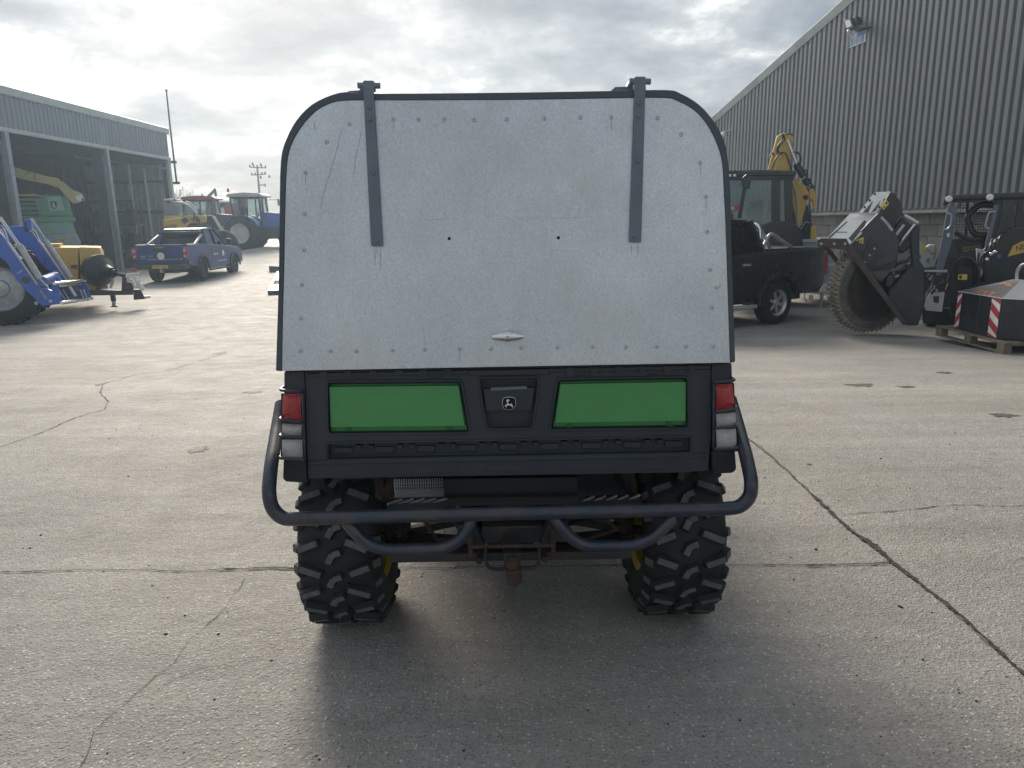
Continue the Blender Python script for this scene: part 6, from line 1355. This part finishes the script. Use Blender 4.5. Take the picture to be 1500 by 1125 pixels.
for (P0, P1, sa, sb, flip) in ((W0, W1, .012, .115, False), (W0, W1, .80, .993, True), ):
    S_ = MB().add([face(P0, P1, sa, .03), face(P0, P1, sb, .03), face(P0, P1, sb, .97), face(P0, P1, sa, .97)], [(0, 1, 2, 3)]).build('hazard_marker', 'wht', WB, flat=True)
    nst = 4
    for i in range(nst):
        t0 = i / 2.6 - .30; sk_ = .26 * (-1 if flip else 1) ; m = MB(); ys_ = []
        L0, L1 = max(.03, min(.97, t0 + (.22 if flip else 0))), max(.03, min(.97, t0 + .20 + (.22 if flip else 0)))
        R0, R1 = max(.03, min(.97, t0 + (0 if flip else .22))), max(.03, min(.97, t0 + .20 + (0 if flip else .22)))
        if L1 - L0 + R1 - R0 > .03:
            m.add([face(P0, P1, sa, L0, .006), face(P0, P1, sb, R0, .006), face(P0, P1, sb, R1, .006), face(P0, P1, sa, L1, .006)], [(0, 1, 2, 3)]); m.build('red_band', 'redm', S_, flat=True)
m = MB(); m.tube([face(W0, W1, .16, .55, .01), face(W0, W1, .42, .55, .01)], .007, 6); m.tube([face(W0, W1, .16, .40, .01), face(W0, W1, .40, .40, .01), face(W0, W1, .40, .47, .01)], .006, 6); m.build('towing_slot', 'steel', WB)
MB().tube([face(W0, W1, .55, -.04, .004), face(W0, W1, .55, 1.0, .004)], .006, 6).build('strap', 'dgrey', WB)
tp = lambda s, t: hi_[0].lerp(hi_[1], s).lerp(rA.lerp(rB, s), t) + Vector((0, 0, .006))
text_quad('TOOL', 'orange', WB, tp(.28, .22), tp(.85, .22), tp(.28, .03), 'lettering', .004)
text_quad('Mi-', 'orange', WB, tp(.30, .76), tp(1.1, .72), tp(.30, .64), 'lettering', .004)
px_ = Frame((FQ.o.x, FQ.o.y, FQ.o.z), 0)
m = MB()
for dx in (0, .035): m.tube(spath([FQ.v(1489 + dx * 60, 412, .5), FQ.v(1488 + dx * 60, 400, .5), FQ.v(1494 + dx * 60, 388, .5), FQ.v(1506, 385, .5)], .06), .012, 8)
m.build('lifting_loop', 'zinc', WB)

# ------------------------------------------------------------ far end of the yard
def pxthing(name, label, cat, px, py, Y, z=None, group=None):
    p = WY(px, py, Y); f = Frame((p.x, Y, zg(p.x, Y) if z is None else z), -math.atan2(p.x, Y)); return f, thing(name, label, cat, f, group)
f, T = pxthing('wheel_loader', 'yellow machine with a curved glass cab behind the blue pickup', 'loader', 278, 335, 33.5)
px_prism(f, [(240, 316), (300, 315.5), (303, 317), (303, 326), (296, 327), (276, 327), (262, 338), (240, 340)], 0, 1.6, 'body', 'yellow', T, bevel=.04)
px_prism(f, [(238, 321), (262, 318), (279, 324), (272, 336), (262, 338), (256, 330), (238, 334)], -.5, .45, 'engine_cover', 'yellow', T, bevel=.08)
px_prism(f, [(264, 321), (272, 319), (278, 324), (270, 328)], -.52, .03, 'grille', 'blackp', T)
px_prism(f, [(278, 336), (284, 330), (292, 327), (302, 328), (312, 334), (312, 345), (278, 345)], -.4, .6, 'front_fender', 'dgrey', T, bevel=.03)
px_tube(f, [(254, 296), (268, 297), (280, 303), (289, 316)], -.1, .06, 'cab_rail', 'lgrey', T, 8, rad=1.0); px_tube(f, [(240, 293), (256, 292.5), (266, 294.5)], .2, .05, 'cab_rail', 'lgrey', T)
px_prism(f, [(240, 297), (268, 298), (279, 304), (288, 316), (240, 317)], .1, .02, 'cab_glass', 'gl', T); px_prism(f, [(240, 300), (262, 300), (262, 317), (240, 317)], .6, .5, 'cab_interior', 'dgrey', T)
for pts in ([(268, 297), (270, 316)], [(284, 308), (285, 324)], [(288, 311), (289, 324)], [(291, 320), (292, 326)]): px_tube(f, pts, -.1, .035, 'cab_post', 'blackp', T)
text_quad('350', 'inkb', T, f.v(279, 319.5, -.0), f.v(284, 319.5, -.0), f.v(279, 323, -.0), 'lettering', .01)
px_tube(f, [(272, 295), (280, 298), (286, 305), (290, 312)], -.3, .04, 'handrail', 'wht', T, rad=.4)
w1_ = f.v(270, 345, 0); wheel(T, (w1_.x, .2, .75), .75, .6, .4, -1, 'dgrey'); wheel(T, (w1_.x + 1.6, .2, .7), .7, .6, .4, -1, 'dgrey')
px_tube(f, [(255, 293), (257, 292)], -.1, .08, 'red_lamp', 'redm', T)
f, T = pxthing('front_loader', 'black front loader with a pale curved arm beside the blue tractor wheel', 'loader', 318, 330, 35.5)
px_prism(f, [(303, 316), (311, 315), (326, 336), (330, 350), (303, 350), (298, 332)], 0, .8, 'body', 'blackp', T, bevel=.04)
px_prism(f, [(310, 316), (315, 316.5), (323, 329), (329, 342), (327, 343), (318, 330)], -.2, .15, 'arm', 'wht', T, bevel=.02); px_prism(f, [(322, 328), (328, 334), (329, 339), (326, 336)], -.2, .1, 'arm_tip', 'yellow', T)
f, T = pxthing('red_spreader', 'dull red hopper machine beyond the blue tractor', 'spreader', 345, 300, 47)
px_prism(f, [(328, 303), (354, 292), (360, 290), (360, 320), (330, 320)], 0, 2, 'hopper', 'redp', T, bevel=.05); px_prism(f, [(328, 318), (360, 318), (360, 334), (334, 334)], .3, 1.2, 'chassis', 'blackp', T); wheel(T, (-.6, .2, .6), .6, .4, .3, -1, 'dgrey')
f, T = pxthing('van', 'white van roof showing beyond the dark tractor', 'van', 328, 300, 52)
px_prism(f, [(313, 296), (316, 294), (336, 294), (340, 297), (345, 305), (345, 325), (313, 325)], 0, 2.0, 'body', 'wht', T, bevel=.1); px_prism(f, [(317, 297), (335, 297), (340, 304), (317, 304)], -.02, .02, 'side_window', 'gld', T)
for x in (-.8, 1.6): wheel(T, (x, .1, .35), .35, .25, .2, -1, 'alu')
f, T = pxthing('trailed_sprayer', 'dark green folding boom rising over the dark tractor cab', 'sprayer', 311, 290, 50)
px_prism(f, [(302, 288), (309, 281), (313, 277), (314.5, 275), (316.5, 277), (318, 285), (317.5, 292), (314.5, 292), (314, 282), (307, 289)], 0, .4, 'boom', M('dark_green_paint', (.02, .10, .08), .5, var=.1), T, bevel=.03)
px_prism(f, [(294, 287), (296, 283), (298, 287)], 0, .3, 'boom_tip', MT['jdg'], T); px_prism(f, [(340, 293), (344, 290), (351, 289.5), (352, 294), (344, 297)], 1, .8, 'tank_top', MT['jdg'], T); px_prism(f, [(302, 291), (320, 291), (320, 330), (302, 330)], .2, 1.5, 'body', 'dgrey', T, bevel=.05)
# ramp lying in the yard beside the canopy
ra, rb_ = G(394.5, 432), G(409, 388); FRA = Frame((ra.x, ra.y, zg(ra.x, ra.y)), math.atan2(rb_.y - ra.y, rb_.x - ra.x)); LR = (rb_ - ra).length
RP = thing('loading_ramp', 'bright aluminium loading ramp with dark rungs lying on the yard', 'ramp', FRA)
for y in (-.62, 0): MB().box(0, LR, y - .03, y + .03, .02, .13).build('side_rail', 'alu', RP, bevel=.006)
MB().box(0, 2.4 if LR > 3 else LR * .4, -.59, -.03, .06, .10).build('tread_plate', 'alu', RP)
k = 0; x = LR * .38
while x < LR - .1:
    MB().box(x, x + .28, -.59, -.03, .06, .10).build('rung', 'alu', RP); x += .55
MB().box(-.06, 0, -.65, .03, .0, .12).build('foot', 'dgrey', RP)
f, T = pxthing('wheel_chock', 'small dark block lying left of the aluminium ramp', 'block', 397, 398, 23.5, None)
q0 = G(394.5, 398.5); T.location = (q0.x, q0.y, zg(q0.x, q0.y)); MB().prism([(0, 0, 0), (.62, 0, 0), (.62, 0, .18), (.45, 0, .2), (.0, 0, .24)], (0, .3, 0)).build('block', 'dgrey', T, bevel=.02)
# utility pole
f, T = pxthing('utility_pole', 'wooden utility pole with two crossarms far beyond the yard', 'utility pole', 378, 275, 85)
m = MB(); m.tube([f.v(376.6, 242, 0), f.v(379.6, 278, 0), f.v(383, 320, 0)], [.10, .12, .13], 8); PO_ = m.build('pole', 'polew', T)
for (a, b, y0, y1) in ((366, 389, 245, 246), (369, 388.5, 256.5, 255)):
    X_ = MB().bar(f.v(a, y0, 0), f.v(b, y1, 0), .09, .11).build('crossarm', 'polew', T)
    for s_ in (0.0, .25, .75, 1.0): p = f.v(a + (b - a) * s_, y0 + (y1 - y0) * s_ - 1, -.1); MB().lathe([(.05, -.12), (.10, 0), (.07, .12), (.03, .22)], p, (0, 0, 1), 8).build('insulator', 'dgrey', X_)
MB().bar(f.v(379, 271, 0), f.v(389, 271, 0), .12, .12).build('stay', 'polew', T); MB().bar(f.v(388.5, 269, 0), f.v(388.5, 274, 0), .12, .12).build('switch', 'dgrey', T)
for s_ in ((370, 240.5), (382, 241.5), (394.5, 259), (382, 260)): MB().lathe([(.08, -.12), (.13, 0), (.05, .2)], f.v(*s_, -.1), (0, 0, 1), 8).build('insulator', 'dgrey', T)
# bare trees and scrub on the skyline
def bare(px, py, Y, h, wd, seed, label):
    p = WY(px, py, Y); g0 = zg(p.x, Y); f = Frame((p.x, Y, g0), 0); T = thing('bare_tree', label, 'tree', f, 'bare trees on the skyline'); r = random.Random(seed); m = MB(); tw = MB()
    def br(a, d, ln, rad, dep):
        b = a + d * ln; (m if dep > 2 else tw).tube([a, (a + b) / 2 + Vector((r.uniform(-1, 1), r.uniform(-1, 1), 0)) * ln * .06, b], [rad, rad * .8, rad * .6], 4 if dep > 2 else 3)
        if dep == 0: return
        for _ in range(3 if dep > 1 else 4):
            v = (d + Vector((r.uniform(-1, 1) * wd, r.uniform(-1, 1) * wd, r.uniform(-.25, .6))) * .8).normalized(); br(a + (b - a) * r.uniform(.45, 1), v, ln * r.uniform(.55, .8), rad * .55, dep - 1)
    for _ in range(3): br(Vector((r.uniform(-.5, .5), r.uniform(-.5, .5), 0)), Vector((r.uniform(-.3, .3), r.uniform(-.3, .3), 1)).normalized(), h * .34, .09, 5)
    m.build('trunk', 'bark', T, flat=True); tw.build('crown', 'bark', T, flat=True)
bare(262, 320, 62, 6.8, .9, 1, 'broad bare tree close beside the shed corner')
bare(275, 320, 64, 6.4, .9, 2, 'twiggy bare tree behind the yellow machine')
bare(285, 320, 66, 5.2, .8, 3, 'low bare tree left of the dark tractor roof')
bare(345, 320, 80, 5.2, 1.0, 4, 'far bare tree left of the blue tractor cab')
bare(330, 320, 82, 4.6, 1.0, 5, 'faint bare tree above the white van roof')
# hedge bank closing the yard
m = MB(); r = random.Random(12)
for i in range(9000):
    x = r.uniform(-75, 45); hh = 1.6 + .7 * math.sin(x * .35) + .4 * math.sin(x * 1.3 + 2); z = r.uniform(0, 1) ** .8 * hh; y = 92 + r.uniform(-1.4, 1.4) * (1 - z / (hh + 1)); p = Vector((x, y, .4 + z)); d = Vector((r.uniform(-1, 1), r.uniform(-1, 1), r.uniform(-.2, 1))) * .35; e = Vector((r.uniform(-1, 1), r.uniform(-1, 1), r.uniform(-1, 1))) * .16
    m.add([p, p + d, p + e], [(0, 1, 2)])
m.build('hedge', 'hedge', flat=True, kind='stuff')

# ------------------------------------------------------------ air: thin scattering volume added to imitate veiling glare
hz = MB().box(-90, 60, -4, 110, -2.0, 13.5)
hm = bpy.data.materials.new('thin_glare_haze'); hm.use_nodes = True; ht = hm.node_tree
for n_ in list(ht.nodes):
    if n_.type != 'OUTPUT_MATERIAL': ht.nodes.remove(n_)
pv = ht.nodes.new('ShaderNodeVolumePrincipled'); pv.inputs['Density'].default_value = .0024; pv.inputs['Color'].default_value = (.62, .80, 1.0, 1); pv.inputs['Anisotropy'].default_value = .6
ht.links.new(pv.outputs[0], [n_ for n_ in ht.nodes if n_.type == 'OUTPUT_MATERIAL'][0].inputs['Volume'])
ho = hz.build('glare_haze', hm, flat=True, kind='stuff')
